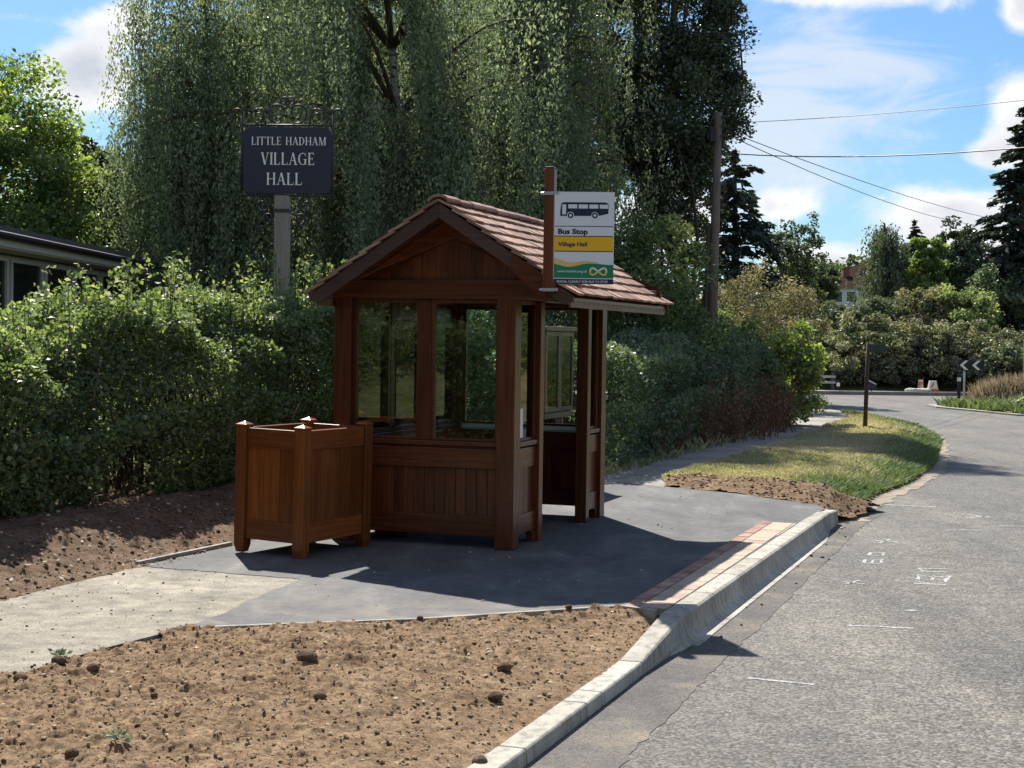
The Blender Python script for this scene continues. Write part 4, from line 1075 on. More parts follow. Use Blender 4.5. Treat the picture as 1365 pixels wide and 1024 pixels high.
b.build('iron_frame', M['iron'], vs_, 0, True)
def spiral(cx, cz, r0, a0, turns, sgn, n=30):
    return [(cx + r0 * (1 - .68 * i / n) * math.cos(a0 + sgn * 2 * PI * turns * i / n), 0, cz + r0 * (1 - .68 * i / n) * math.sin(a0 + sgn * 2 * PI * turns * i / n)) for i in range(n + 1)]
zt = bz + HH + .03
for s in (-1, 1):
    b = MB()
    big = spiral(bxo + s * .12, zt + .145, .13, -PI / 2 - s * .3, 1.35, s)
    b.tube(big, [.012] * 16 + [.009] * 15, 6)
    mid = spiral(bxo + s * .36, zt + .095, .095, PI / 2, 1.2, -s)
    b.tube(mid, .010, 6)
    b.tube([(bxo + s * (.36 - .095 * f ** .5), 0, zt + .19 - .19 * f ** 1.5 + .02 * math.sin(f * PI)) for f in np.linspace(0, 1, 8)] , .012, 6)
    b.tube(spiral(bxo + s * .045, zt + .275, .075, -PI / 2, 1.0, -s), .012, 6)
    # lower brackets
    b.tube(spiral(bxo - .03 + s * .27, bz - HH - .14, .105, PI / 2, 1.1, s), .014, 6)
    b.tube(spiral(bxo - .03 + s * .19, bz - HH - .30, .075, -PI / 2, 1.1, s), .012, 6)
    b.tube([(bxo - .03 + s * .08, 0, bz - HH - .42), (bxo - .03 + s * .14, 0, bz - HH - .37), (bxo - .03 + s * .25, 0, bz - HH - .245), (bxo - .03 + s * .3, 0, bz - HH - .03)], .012, 6)
    b.build('scrollwork', M['iron'], vs_, 0, True)
MB().box(-.095, .095, -.08, .08, bz - HH - .23, bz - HH - .19).build('strap', M['iron'], vs_)

# ------------------------------------------------------------------ vegetation kit
def leaves(P, A, size, asp, fold=.12, jitter=.45):
    n = len(P); a = norm(A); r = rdir(n); b = norm(np.cross(a, r)); nn = np.cross(a, b)
    L = size * (1 - jitter + 2 * jitter * rng.random(n)); L = L[:, None]; W = L * asp
    k_ = nn * L * fold
    V = np.stack([P - a * L * .5, P + b * W * .5 + k_, P + a * L * .5, P - b * W * .5 + k_], 1)
    return V.reshape(-1, 3)

def clump_leaves(C_, Rr, n, size, asp, flat=.8, vbase=None, droop=0., spread=.2):
    """n leaves round each centre; returns verts, values"""
    K = len(C_); Rr = np.broadcast_to(np.asarray(Rr, float), (K,))
    idx = np.repeat(np.arange(K), n)
    q = rdir(len(idx)) * (rng.random(len(idx)) ** .45)[:, None]; q[:, 2] *= flat
    P = C_[idx] + q * Rr[idx][:, None]
    A = rdir(len(idx)); A[:, 2] = A[:, 2] * .7 - droop
    A = A + q * .5
    vb = rng.random(K) if vbase is None else vbase
    val = np.clip(vb[idx] * .75 + .13 + rng.normal(size=len(idx)) * spread, 0, 1)
    return leaves(P, A, size, asp), val

def limb(b, p, q, r0, r1, bend=.15, n=6):
    p = np.array(p, float); q = np.array(q, float); d = q - p; L = np.linalg.norm(d)
    off = rng.normal(size=3) * L * bend * .5; off[2] += L * bend * .5
    pts = [p + d * t + off * math.sin(t * PI) for t in np.linspace(0, 1, n)]
    b.tube(pts, list(np.linspace(r0, r1, n)), 6, rng.random())

def broad_tree(name, loc, h, rx, rz, zc, nc, nl, size, leaf, label, cat='tree', asp=.62, trunk_r=.15, bark='bark', seed=0, rough=.3, clump=.24, group=None, ry=None, inner=.35, ntr=1, droop=0.):
    """crown = ragged ellipsoid of leaf clumps at height zc (radii rx, rz)"""
    global rng
    rng = np.random.default_rng(seed + 100)
    ry = ry or rx
    root = empty(name, loc, 0, label, cat, group)
    d = rdir(nc); rad = (inner + (1 - inner) * rng.random(nc) ** .55)
    lump = 1 + rough * 2 * (vnoise(d * 2.3 + 9, seed) - .5) + rough * (vnoise(d * 5 + 3, seed + 1) - .5)
    C_ = d * (rad * lump)[:, None] * np.array([rx, ry, rz]) + np.array([0, 0, zc])
    C_ = C_[C_[:, 2] > .15]
    cr = clump * (rx * ry * rz) ** (1 / 3) * (.55 + .8 * rng.random(len(C_)))
    V, val = clump_leaves(C_, cr, nl, size, asp, .75, droop=droop)
    t = MB()
    for k_ in range(ntr):
        bx0, by0 = (rng.normal(size=2) * .12 * rx * (ntr > 1))
        top = np.array([rng.normal() * .1 * rx, rng.normal() * .1 * ry, zc + rz * .45])
        n = 8; pts = [np.array([bx0, by0, -.25]) * (1 - s) + top * s + np.array([rng.normal(), rng.normal(), 0]) * .03 * h * (0 < s < 1) for s in np.linspace(0, 1, n)]
        t.tube(pts, list(np.linspace(trunk_r, trunk_r * .25, n)), 8)
        for c in C_[rng.permutation(len(C_))[:int(26 / ntr) + 4]]:
            s = np.clip((c[2] - .25 * h) / (zc + rz * .45) * .8, .2, .9); i = s * (n - 1); p0 = pts[int(i)]
            limb(t, p0, c, trunk_r * .32 * (1.1 - s), .012, .14)
    t.build('trunk', M[bark], root, 0, True)
    fast_mesh('crown', V, 4, val, LM[leaf], root)
    return root

def weeping_tree(name, loc, h, rx, zc, nst, label, size=.075, leaf='birch', seed=0, bark='birch_bark', lmax=4.5, lmin=.9, ry=None, trunk_r=.16, top_f=.55, dl=.05, group=None, cat='tree', zfloor=.8, per=8, window=None, nl=46, asp=.45):
    """strands hang from arching limbs"""
    global rng
    rng = np.random.default_rng(seed + 500); ry = ry or rx
    root = empty(name, loc, 0, label, cat, group)
    t = MB(); n = 10
    tp = [np.array([.35 * math.sin(s * 3 + seed), .25 * math.cos(s * 2.3 + seed), -.25 + s * (h * .97)]) for s in np.linspace(0, 1, n)]
    t.tube(tp, list(np.linspace(trunk_r, .03, n)), 10)
    anchors = []; av = []; lb_ = MB()
    for i in range(nl):
        s = rng.uniform(.35, .97); p0 = tp[int(s * (n - 1))]
        an = rng.uniform(0, 2 * PI); reach = (1.12 - s) / .77; reach = min(1, reach) ** .6 * rng.uniform(.65, 1.05)
        e = p0 + np.array([math.cos(an) * rx * reach, math.sin(an) * ry * reach, rng.uniform(.2, 1.5) * (1 - s * .6) + (zc - p0[2]) * .15])
        pts = []
        for f in np.linspace(0, 1, 9):
            p = p0 + (e - p0) * f + np.array([0, 0, math.sin(f * PI * .8) * h * .07 - f * f * h * .03]); pts.append(p)
        lb_.tube(pts, list(np.linspace(.05, .009, 9)), 5, rng.random())
        v0 = rng.random()
        for f in np.linspace(.2, 1, max(2, int(nst / nl / per))):
            i0 = min(7, int(f * 8)); g = f * 8 - i0
            anchors.append(pts[i0] * (1 - g) + pts[i0 + 1] * g + rng.normal(size=3) * np.array([.3, .3, .18])); av.append(v0)
    anchors = np.array(anchors); av = np.array(av)
    K = len(anchors); P = []; A = []; val = []
    for k_ in range(K):
        vd = rng.random(); Ld = lmin + (lmax - lmin) * rng.random() ** 1.25; sd = rng.normal(size=2) * .11; spread = rng.uniform(.12, .42)
        for q_ in range(per):
            o = anchors[k_] + rng.normal(size=3) * np.array([spread, spread, .12])
            L = min(Ld * rng.uniform(.7, 1.1), o[2] - zfloor - rng.random() * 1.2)
            if L < .35: continue
            m = int(L / dl); s = rng.random(m) ** .9; sway = sd + rng.normal(size=2) * .03; ph = rng.uniform(0, 6); wid = .035 + .05 * rng.random()
            q = np.stack([o[0] + sway[0] * s * L + .09 * np.sin(s * 4 + ph), o[1] + sway[1] * s * L, o[2] - s * L], 1) + rng.normal(size=(m, 3)) * np.array([wid, wid, .03]) * (1.4 - .7 * s)[:, None]
            P.append(q); a = rng.normal(size=(m, 3)) * .5; a[:, 2] -= .9; A.append(a)
            val.append(np.clip(.05 + .3 * av[k_] + .5 * vd + rng.normal(size=m) * .15, 0, 1))
            if q_ == 0: lb_.tube([o, o + np.array([sway[0] * L, sway[1] * L, -L * .9])], [.006, .003], 3, .5, 0, False)
    P = np.concatenate(P); A = np.concatenate(A); val = np.concatenate(val)
    if window:
        tx = np.interp(P[:, 2], [p[2] for p in tp], [p[0] for p in tp])
        ok = ~((np.abs(P[:, 0] - tx) < .3 + .15 * rng.random(len(P))) & (P[:, 1] < .35) & (P[:, 2] > window[0]) & (P[:, 2] < window[1])); P, A, val = P[ok], A[ok], val[ok]
    t.build('trunk', M[bark], root, 0, True)
    lb_.build('limbs', M['twig'], root, 0, True)
    fast_mesh('crown', leaves(P, A, size, asp), 4, val, LM[leaf], root)
    return root

def spruce(name, loc, h, r, label, seed=0, z0=.12, dens=1.0, leaf='spruce', droop=.45, size=.17, group=None, tiers=26):
    global rng
    rng = np.random.default_rng(seed + 900)
    root = empty(name, loc, 0, label, 'tree', group); t = MB()
    t.tube([(0, 0, -.25), (.05, 0, h * .5), (0, .03, h)], [.03 * h, .017 * h, .01], 8)
    P = []; A = []; val = []
    for k_ in range(tiers):
        f = k_ / (tiers - 1); z = h * (z0 + (1 - z0) * f ** .95) - .1; R0 = r * (1 - f) ** .8 + .12
        for j in range(int(7 + 3 * (1 - f))):
            if rng.random() < .18: continue
            an = rng.uniform(0, 2 * PI); L = R0 * rng.uniform(.45, 1.15); dr = droop * rng.uniform(.6, 1.3)
            zj = z + rng.normal() * h * .028
            pts = [np.array([math.cos(an) * L * s, math.sin(an) * L * s, min(zj, h * .98) + L * (.18 * math.sin(s * 2.2) - dr * s ** 1.4 + .28 * s ** 3 * dr)]) for s in np.linspace(0, 1, 6)]
            t.tube(pts, list(np.linspace(.028, .006, 6)), 4, .5, 0, False)
            m = int(60 * dens * L / max(r, .5) + 12); s = rng.random(m) ** .7; i0 = np.minimum((s * 5).astype(int), 4); g = (s * 5 - i0)[:, None]
            pa = np.array(pts); q = pa[i0] * (1 - g) + pa[i0 + 1] * g
            side = np.array([-math.sin(an), math.cos(an), 0]); sp = rng.normal(size=m) * .13 * L * (1.1 - s * .6)
            q = q + side * sp[:, None] + np.stack([np.zeros(m), np.zeros(m), -np.abs(rng.normal(size=m)) * .12 * min(1.5, L) * droop * 1.6], 1)
            a = np.array([math.cos(an), math.sin(an), -droop])[None] + side[None] * np.sign(sp)[:, None] * .7 + rng.normal(size=(m, 3)) * .4
            P.append(q); A.append(a); val.append(np.clip(.2 + .4 * rng.random() + rng.normal(size=m) * .2, 0, 1))
    t.build('trunk', M['bark'], root, 0, True)
    fast_mesh('crown', leaves(np.concatenate(P), np.concatenate(A), size, .38), 4, np.concatenate(val), LM[leaf], root)
    return root

# ------------------------------------------------------------------ hedges
def hedge(name, u0, u1, d0, d1, hfun, nl, size, leaf, label, seed=0, shoots=60, z0=.12, holes=.35, asp=.6, frontbias=.7, cat='hedge', stems=50, shoot_h=.5):
    """u0 front (road side), u1 back; shelter frame"""
    global rng
    rng = np.random.default_rng(seed + 300)
    root = empty(name, tuple(sw((u0 + u1) / 2, (d0 + d1) / 2, 0)), -TH, label, cat)
    um, dm = (u0 + u1) / 2, (d0 + d1) / 2
    n = nl * 2; d = rng.uniform(d0, d1, n)
    f = rng.random(n)                                         # 0..1 across the section
    # section: angle from front foot over the top to the back foot, thin shell with depth
    th = np.where(rng.random(n) < frontbias, rng.uniform(-.06, .62, n), rng.uniform(.5, 1.06, n))
    dep = np.abs(rng.normal(size=n)) * .13
    hh = hfun(d)
    hw = (u0 - u1) / 2
    an = th * PI                                              # 0 = front
    cu = np.sign(np.cos(an)) * np.abs(np.cos(an)) ** .55; cz = np.sign(np.sin(an)) * np.abs(np.sin(an)) ** .6
    foot = rng.random(n) < .42
    low = rng.random(n)
    nz = fbm(np.stack([d * 1.1, th * 4, d * 0 + seed], 1), 1.0, 3, seed)
    rr_ = 1 + (nz - .5) * .75 - dep
    u = um + hw * np.where(foot, 1.0 * np.where(rng.random(n) < .75, 1, -1) * (.80 + .2 * low), cu) * rr_
    zmid = .55
    z = np.where(foot, z0 + low * (zmid * hh - z0), zmid * hh + (1 - zmid) * hh * cz * rr_)
    z = z + rng.normal(size=n) * .03
    # thin out low down and in pockets
    hole = fbm(np.stack([d * 1.6, z * 1.9, d * 0 + 3.3], 1), 1.0, 2, seed + 5)
    keepp = np.where(z < .9, np.clip((hole - holes) * 5 + (z / .9 - .35) * 1.2, 0.02, 1), 1)
    ok = (rng.random(n) < keepp) & (z > z0)
    d, u, z, nz = d[ok][:nl], u[ok][:nl], z[ok][:nl], nz[ok][:nl]
    P = np.stack([u - um, d - dm, z], 1); A = rdir(len(P)); A[:, 2] = A[:, 2] * .6 + .15
    val = np.clip(.25 + .5 * nz + rng.normal(size=len(P)) * .2, 0, 1)
    PP = [P]; AA = [A]; VV = [val]
    t = MB()
    for _ in range(shoots):
        dd = rng.uniform(d0, d1); uu = um + hw * rng.uniform(-.6, .7); h0 = float(hfun(np.array([dd]))[0]) * .9; L = shoot_h * rng.uniform(.3, 1.0)
        lean = rng.normal(size=2) * .15; m = int(L / .012)
        s = np.sort(rng.random(m) ** 1.1)
        q = np.stack([uu - um + lean[0] * s * L, dd - dm + lean[1] * s * L, h0 + s * L], 1) + rng.normal(size=(m, 3)) * (.055 - .03 * s)[:, None]
        PP.append(q); AA.append(rdir(m) + np.array([0, 0, .4])); VV.append(np.clip(.62 + rng.normal(size=m) * .2, 0, 1))
        t.tube([(uu - um, dd - dm, h0 - .3), (uu - um + lean[0] * L, dd - dm + lean[1] * L, h0 + L)], [.008, .003], 4, .5, 0, False)
    for _ in range(stems):
        dd = rng.uniform(d0, d1); uu = um + hw * rng.uniform(-.6, .6); p = np.array([uu - um, dd - dm, -.1])
        for b_ in range(4):
            q = p + np.array([rng.normal() * .35, rng.normal() * .45, float(hfun(np.array([dd]))[0]) * rng.uniform(.5, .95)])
            limb(t, p, q, .022 * rng.uniform(.5, 1.3), .006, .12, 5)
    t.build('stems', M['twig'], root, 0, True)
    fast_mesh('foliage', leaves(np.concatenate(PP), np.concatenate(AA), size, asp), 4, np.concatenate(VV), LM[leaf], root)
    return root
hl = lambda d: 1.60 + .085 * np.clip(d + 2, -2, 8) + .09 * np.sin(d * 1.3) + .08 * np.sin(d * 3.1 + 1) + .75 * np.clip((-d - 1.9) / .8, 0, 1)
hedge('hedge', -3.45, -5.0, -4.5, 5.6, hl, 140000, .052, 'hedge', 'leafy green hedge along the soil bank left of the shelter', 1, 170, .10, .40, stems=90, shoot_h=.75)
hedge('hedge', -3.45, -5.2, -19, -4.6, lambda d: d * 0 + 1.9, 42000, .07, 'hedge', 'hedge running on past the left edge, mirrored in the shelter glass', 4, 60, .05, .2, stems=20)
hr = lambda d: 1.48 + .10 * np.sin(d * 1.1) + .02 * (d - 6)
hedge('hedge', -1.25, -3.0, 7.0, 20.8, hr, 90000, .06, 'hawthorn', 'dark hawthorn hedge beside the footpath to the right of the shelter', 2, 90, .03, .15, stems=40, shoot_h=.35)
hedge('hedge', -3.0, -4.6, 3.6, 10.5, lambda d: 2.0 + .1 * np.sin(d), 36000, .06, 'hawthorn', 'dark hedge behind the shelter seen through its windows', 3, 60, .05, .2, stems=20)

hedge('hedge', 11.6, 9.8, 6, 40, lambda d: 2.9 + .2 * np.sin(d), 42000, .1, 'hedge', 'tall hedge across the road past the right edge, mirrored in the shelter windows', 5, 30, .05, .2, stems=20)
# ------------------------------------------------------------------ trees: placed by measured bearings and distance
def gx(px, Y): return (px - 682.5) / Fpx * Y
def T(px, Y, z=-.2): return (gx(px, Y), Y, z)
WT = weeping_tree
WT('weeping_birch', T(515, 29.0), 11.6, 4.3, 8.0, 2300, 'weeping birch with a pale speckled trunk right behind the hanging sign and shelter', seed=1, lmax=5.0, dl=.023, size=.072, window=(6.0, 8.1), nl=60)
WT('weeping_birch', T(295, 29.5), 9.6, 2.2, 6.6, 1300, 'weeping birch with trailing strands at the left, next to the patch of sky', seed=2, lmax=4.6, ry=2.6, dl=.023, size=.072)
WT('weeping_birch', T(738, 30.5), 12.4, 1.95, 8.4, 1300, 'weeping birch with dense curtains of leaves behind the bus stop flag', seed=3, lmax=5.4, ry=2.4, dl=.023, size=.072)
BT = broad_tree
BT('broadleaf_tree', T(455, 37), 10.5, 4.3, 4.6, 6.0, 300, 260, .15, 'darkgreen', 'broad dark tree filling the gaps behind the birches', seed=4, trunk_r=.25, clump=.2)
BT('broadleaf_tree', T(640, 38), 10.5, 3.4, 4.8, 6.0, 260, 260, .15, 'darkgreen', 'tall dark tree behind the right-hand birch and shelter roof', seed=5, trunk_r=.25, clump=.2)
BT('poplar_tree', T(876, 34), 12.0, 1.75, 4.7, 8.3, 270, 420, .085, 'poplar', 'tall dark glossy-leaved tree beside the telegraph pole', seed=6, trunk_r=.2, clump=.24, rough=.25)
BT('maple_tree', T(-15, 27), 6.4, 1.85, 2.5, 4.1, 200, 300, .09, 'bright', 'bright yellow-green tree above the village hall roof at the left edge', seed=7, trunk_r=.14, clump=.25)
BT('broadleaf_tree', T(120, 31), 5.9, 1.2, 2.4, 3.5, 130, 220, .13, 'darkgreen', 'small dark tree between the bright maple and the birches', seed=8, clump=.26)
BT('elder_bush', T(190, 30), 3.6, 1.2, 1.5, 2.2, 90, 170, .09, 'lime', 'sunlit green bush below the left birch behind the hedge', 'bush', seed=9, trunk_r=.05, clump=.26, ntr=3)
BT('elder_bush', T(300, 31), 3.4, 1.5, 1.3, 1.9, 90, 170, .09, 'hedge', 'dull green bush below the birches to the left of the sign post', 'bush', seed=10, trunk_r=.05, clump=.26, ntr=3)
BT('elder_bush', T(420, 31), 3.4, 1.6, 1.4, 1.9, 90, 170, .09, 'hawthorn', 'dark bush below the birches to the right of the sign post', 'bush', seed=11, trunk_r=.05, clump=.26, ntr=3)
# hawthorn thicket right of the shelter roof
BT('hawthorn_bush', T(845, 27), 3.9, 1.35, 1.7, 2.2, 130, 220, .07, 'hedge', 'tall hawthorn bush rising beyond the right end of the shelter roof', 'bush', seed=12, trunk_r=.06, clump=.24, ntr=3)
BT('hawthorn_bush', T(900, 34), 3.2, 1.0, 1.3, 1.9, 90, 200, .07, 'hedge', 'green hawthorn bush at the foot of the telegraph pole', 'bush', seed=13, trunk_r=.05, clump=.26, ntr=3)
BT('elder_bush', T(1030, 31.5), 2.1, 1.1, 1.05, 1.05, 100, 190, .085, 'lime', 'bright green leafy bush at the far end of the dark hedge', 'bush', seed=14, trunk_r=.04, clump=.26, ntr=4, rough=.45)
BT('willow_bush', T(1000, 39), 4.0, 1.85, 1.65, 2.05, 150, 230, .085, 'olive', 'rounded olive-brown willow bush behind the telegraph pole', 'bush', seed=16, trunk_r=.07, clump=.22, rough=.14, ntr=3, asp=.3, droop=.6)
spruce('spruce_tree', T(975, 46), 7.7, 2.5, 'drooping dark spruce behind the telegraph pole', 1, .3, 1.6, tiers=20, size=.26)
BT('alder_tree', T(1058, 48), 6.2, .95, 2.55, 3.5, 170, 60, .10, 'darkgreen', 'slender open tree to the right of the spruce', seed=17, trunk_r=.09, clump=.18, rough=.3)

# bramble bank across the junction (individual mounds)
rb = random.Random(12)
lab = {0: 'left part of the bramble bank beyond the footpath fingerpost', 1: 'bramble mound right behind the fingerpost arm', 2: 'bramble mound above the orange and white barrier', 3: 'tall bramble mound left of the black chevron board', 4: 'bramble mound behind the black chevron board', 5: 'bramble mound at the right edge behind the dry grass'}
for i, (px, w, hgt) in enumerate([(1105, 2.2, 2.1), (1165, 2.2, 2.4), (1215, 2.2, 2.5), (1262, 2.2, 2.6), (1312, 2.2, 2.5), (1365, 2.2, 2.3)]):
    Y = 60.3 + .5 * (i % 2)
    BT('bramble_bush', (gx(px, Y), Y, float(hill(np.array(gx(px, Y)), np.array(Y))) - .1), hgt * .8, w, hgt * .60, hgt * .28, 190, 170, .11, 'bramble', lab[i], 'bramble', seed=20 + i, trunk_r=.04, clump=.2, ry=1.7, ntr=4, rough=.4, inner=.6)
# shrubs and trees up the slope
sl_items = [('shrub', 1115, 72, 1.9, 1.7, 1.0, .8, 'greygreen', 'grey-green shrub below the white house', 30),
  ('shrub', 1180, 74, 2.2, 1.9, 1.3, 1.0, 'greygreen', 'pale teal shrub under the small weeping willow', 31),
  ('shrub', 1240, 72, 2.4, 1.6, 1.4, 1.2, 'olive', 'yellow-olive shrub on the slope left of the dark round tree', 32),
  ('shrub', 1335, 73, 3.4, 2.2, 1.9, 1.7, 'hawthorn', 'dull green shrub on the slope under the right-hand spruce', 33),
  ('shrub', 1290, 71, 2.6, 1.6, 1.4, 1.3, 'hedge', 'mid-green shrub on the slope below the dark round tree', 34)]
for nm, px, Y, h_, rx, rz, zc, lf, lb, sd in sl_items:
    X = gx(px, Y); BT(nm, (X, Y, float(hill(np.array(X), np.array(Y)))), h_, rx, rz, zc + .1, 90, 170, .13, lf, lb, 'shrub', seed=sd, trunk_r=.05, clump=.25, ntr=3)
def up(px, Y): X = gx(px, Y); return (X, Y, float(hill(np.array(X), np.array(Y))))
WT('weeping_willow', up(1178, 88), 6.6, 1.75, 4.6, 700, 'small weeping willow in front of the white house', seed=7, size=.17, lmax=4, leaf='greygreen', bark='bark', dl=.07, trunk_r=.12, zfloor=.4)
spruce('spruce_tree', up(1214, 96), 6.6, 1.9, 'small dark conifer right of the weeping willow', 3, .1, .9, size=.3, tiers=16, droop=.1)
BT('broadleaf_tree', up(1232, 86), 5.6, 1.0, 1.9, 3.6, 70, 120, .2, 'bright', 'light green tree between two dark trees on the hill', seed=40, clump=.3)
BT('broadleaf_tree', up(1277, 90), 6.2, 1.7, 2.4, 3.6, 110, 150, .2, 'poplar', 'dark round tree on the hill in the middle of the gardens', seed=41, clump=.26)
spruce('spruce_tree', up(1358, 74), 11.6, 2.9, 'tall dark spruce at the right edge of the photo', 5, .12, 3.2, size=.34, tiers=30, droop=.35)
BT('broadleaf_tree', up(1078, 95), 3.9, 1.6, 1.5, 2.5, 70, 120, .2, 'darkgreen', 'dark hedge tree left of the white house', seed=42, clump=.3)
for i, (px, Y, h_, rx) in enumerate([(1120, 190, 7, 9), (1210, 200, 8, 9), (1320, 185, 8, 9)]):
    BT('distant_tree', up(px, Y), h_, rx, h_ * .5, h_ * .45, 60, 90, .7, 'darkgreen', ['far tree behind the roof of the white house', 'far tree behind the dark conifer on the hill', 'far tree behind the right-hand gable roof'][i], 'tree', seed=60 + i, clump=.3)
for i, (px, Y, h_, rx) in enumerate([(60, 52, 5, 5), (-120, 48, 7, 5)]):
    BT('distant_tree', T(px, Y), h_, rx, h_ * .5, h_ * .5, 90, 120, .25, 'darkgreen', ['far low tree seen past the village hall roof', 'far tree past the left edge behind the village hall'][i], 'tree', seed=70 + i, clump=.26)

# trees across the road behind the viewer, mirrored in the shelter glass
for i, (x, y, h_, rx) in enumerate([(-14, 3.5, 8, 3.6), (-17, -4, 9, 4.5), (-14, -12, 8, 4.5), (-5, -18, 8, 4.5), (5, -20, 9, 4.5), (14, -16, 8, 4.5)]):
    BT('roadside_tree', (x, y, -.2), h_, rx, h_ * .5, h_ * .5, 150, 110, .3, 'darkgreen', 'dark roadside tree across the road, mirrored in the shelter glass', 'tree', seed=80 + i, clump=.26, group='trees mirrored in the shelter glass')
BT('elder_bush', (gx(1350, 52), 52.5, .3), 1.5, .9, .7, .75, 60, 130, .11, 'greygreen', 'grey-green bush on the far verge behind the dry grass', 'bush', seed=95, trunk_r=.04, clump=.28, ntr=3)
# dead dock stalks in the dark hedge
def stalk_patch(name, spots, h, leaf, label, cat, seed, group=None, lsize=.05, nst=26):
    global rng
    rng = np.random.default_rng(seed); rt = random.Random(seed)
    for (x, y), lb in zip(spots, label):
        root = empty(name, (x, y, -.02), 0, lb, cat, group); P = []; A = []; t = MB()
        for _ in range(nst):
            an = rng.uniform(0, 2 * PI); L = h * rng.uniform(.5, 1.05); ln = rng.normal(size=2) * .28; o = rng.normal(size=2) * .16
            e = np.array([o[0] + ln[0] * L, o[1] + ln[1] * L, L]); t.tube([(o[0], o[1], 0), e], [.008, .004], 4, rng.random(), 0, False)
            m = int(34 * L); s = .25 + .75 * rng.random(m); P.append(np.stack([o[0] + ln[0] * L * s, o[1] + ln[1] * L * s, L * s], 1) + rng.normal(size=(m, 3)) * .045); A.append(rdir(m) + np.array([0, 0, .5]))
        t.build('stem', M['dead_stalk'], root)
        P = np.concatenate(P); fast_mesh('foliage', leaves(P, np.concatenate(A), lsize, .4), 4, np.clip(rng.random(len(P)), 0, 1), LM[leaf], root)
ds = [gz(px, py, 0)[:2] for px, py in ((905, 598), (935, 594), (965, 589), (995, 585), (1020, 581), (1045, 576))]
stalk_patch('dock_plant', ds, 1.15, 'dock', ['rusty brown dock plant nearest the shelter in the dark hedge', 'rusty brown dock plant, second from the shelter', 'reddish dead dock plant below the telegraph pole', 'reddish dead dock plant right of the telegraph pole', 'brown dead dock plant below the bright bush, left side', 'brown dead dock plant nearest the end of the hedge'], 'plant', 5, 'dead dock plants in front of the dark hedge')
ws = [gz(px, py, 0)[:2] for px, py in ((820, 612), (850, 609), (880, 603))]
stalk_patch('nettle_plant', ws, 1.0, 'greygreen', ['pale green nettle clump just right of the shelter', 'pale green nettle clump, second right of the shelter', 'pale green nettle clump before the brown docks'], 'plant', 6, 'nettles at the foot of the dark hedge', .06)
gs = [at(px, py, 48)[:2] for px, py in ((1322, 526), (1336, 526), (1356, 520))]
for (x, y), lb in zip(gs, ['tan dry grass clump right of the chevron board', 'tall tan dry grass clump in the middle of the far verge', 'dry grass clump at the right edge near the wooden fence']):
    rng = np.random.default_rng(int(x * 100)); n = 900
    q = rng.normal(size=(n, 2)) * np.array([.26, .3]); L = rng.uniform(.25, .9, n) * np.exp(-(q ** 2).sum(1) / .9)
    a = np.stack([rng.normal(size=n) * .4 + q[:, 0] * .3, rng.normal(size=n) * .2, np.ones(n)], 1); a = norm(a)
    z = .1 + rv_z(np.array([x]), np.array([y]))[0]
    b0 = np.stack([x + q[:, 0], y + q[:, 1], np.full(n, z - .1)], 1); s = np.stack([np.full(n, .02), rng.normal(size=n) * .006, np.zeros(n)], 1)
    V = np.stack([b0 - s, b0 + s, b0 + a * L[:, None] * .7 + s * .8, b0 + a * L[:, None]], 1).reshape(-1, 3)
    tag(fast_mesh('dry_grass', V, 4, rng.random(n), LM['straw'], None, (float(x), float(y), float(z))), lb, 'dry grass', 'dry grass clumps on the far verge')

# ------------------------------------------------------------------ grass
def grass(name, poly, n, h0, h1, zf, seed, valf, wid=.006):
    global rng
    rng = np.random.default_rng(seed); P = np.array(poly); lo, hi = P.min(0), P.max(0)
    X = rng.uniform(lo[0], hi[0], n * 3); Y = lo[1] + (hi[1] - lo[1]) * rng.random(n * 3) ** 1.35
    ok = inpoly(X, Y, poly) & ~inpoly(X, Y, DIRT); X, Y = X[ok][:n], Y[ok][:n]; n = len(X); Z = zf(X, Y)
    tuft = vnoise(np.stack([X * 2.2, Y * 2.2, X * 0], 1), seed); v, hs = valf(X, Y, tuft)
    L = (h0 + (h1 - h0) * rng.random(n)) * hs; an = rng.uniform(0, PI, n)
    s = np.stack([np.cos(an), np.sin(an), an * 0], 1) * (wid * (1 + Y / 22))[:, None]
    lean = np.stack([rng.normal(size=n) * .4, rng.normal(size=n) * .4, np.ones(n)], 1); b0 = np.stack([X, Y, Z - .005], 1)
    V = np.stack([b0 - s, b0 + s, b0 + lean * L[:, None] * .6 + s * .6, b0 + lean * L[:, None] + np.stack([lean[:, 0], lean[:, 1], 0 * L], 1) * L[:, None] * .4], 1).reshape(-1, 3)
    o = fast_mesh(name, V, 4, v, LM['grass'], None, (float(X.mean()), float(Y.mean()), 0.)); tag(o, kind='stuff'); return o
vedge = np.array(verge_edge)
def vval(X, Y, t):
    xe = np.interp(Y, vedge[:, 1], vedge[:, 0]); near_ = np.clip(1 - (xe - X) / 1.1, 0, 1)
    dry = fbm(np.stack([X * .8, Y * .5, X * 0], 1), 1, 3, 77)
    v = np.clip(.74 + (dry - .5) * 1.1 - near_ * .72 + rng.normal(size=len(X)) * .16, 0, 1)
    return v, .5 + .5 * t + near_ * .7
grass('verge_grass', [p for p in VERGE if True], 150000, .035, .08, verge_z, 3, vval)
grass('far_grass', [(12.95, 46.95), (14.6, 48.8), (18.5, 51.1), (24, 53), (24, 40), (16, 36), (14.2, 40), (13.75, 43.5), (13.2, 45.6)], 26000, .08, .25, rv_z, 4, lambda X, Y, t: (np.clip(.22 + rng.normal(size=len(X)) * .15, 0, 1), .6 + t), .012)
hb = [tuple(sw(-1.2, 6.2)[:2]), tuple(sw(-1.1, 9)[:2]), tuple(sw(-1.05, 12)[:2]), tuple(sw(-1.0, 20)[:2]), tuple(sw(-1.5, 20)[:2]), tuple(sw(-1.9, 7)[:2])]
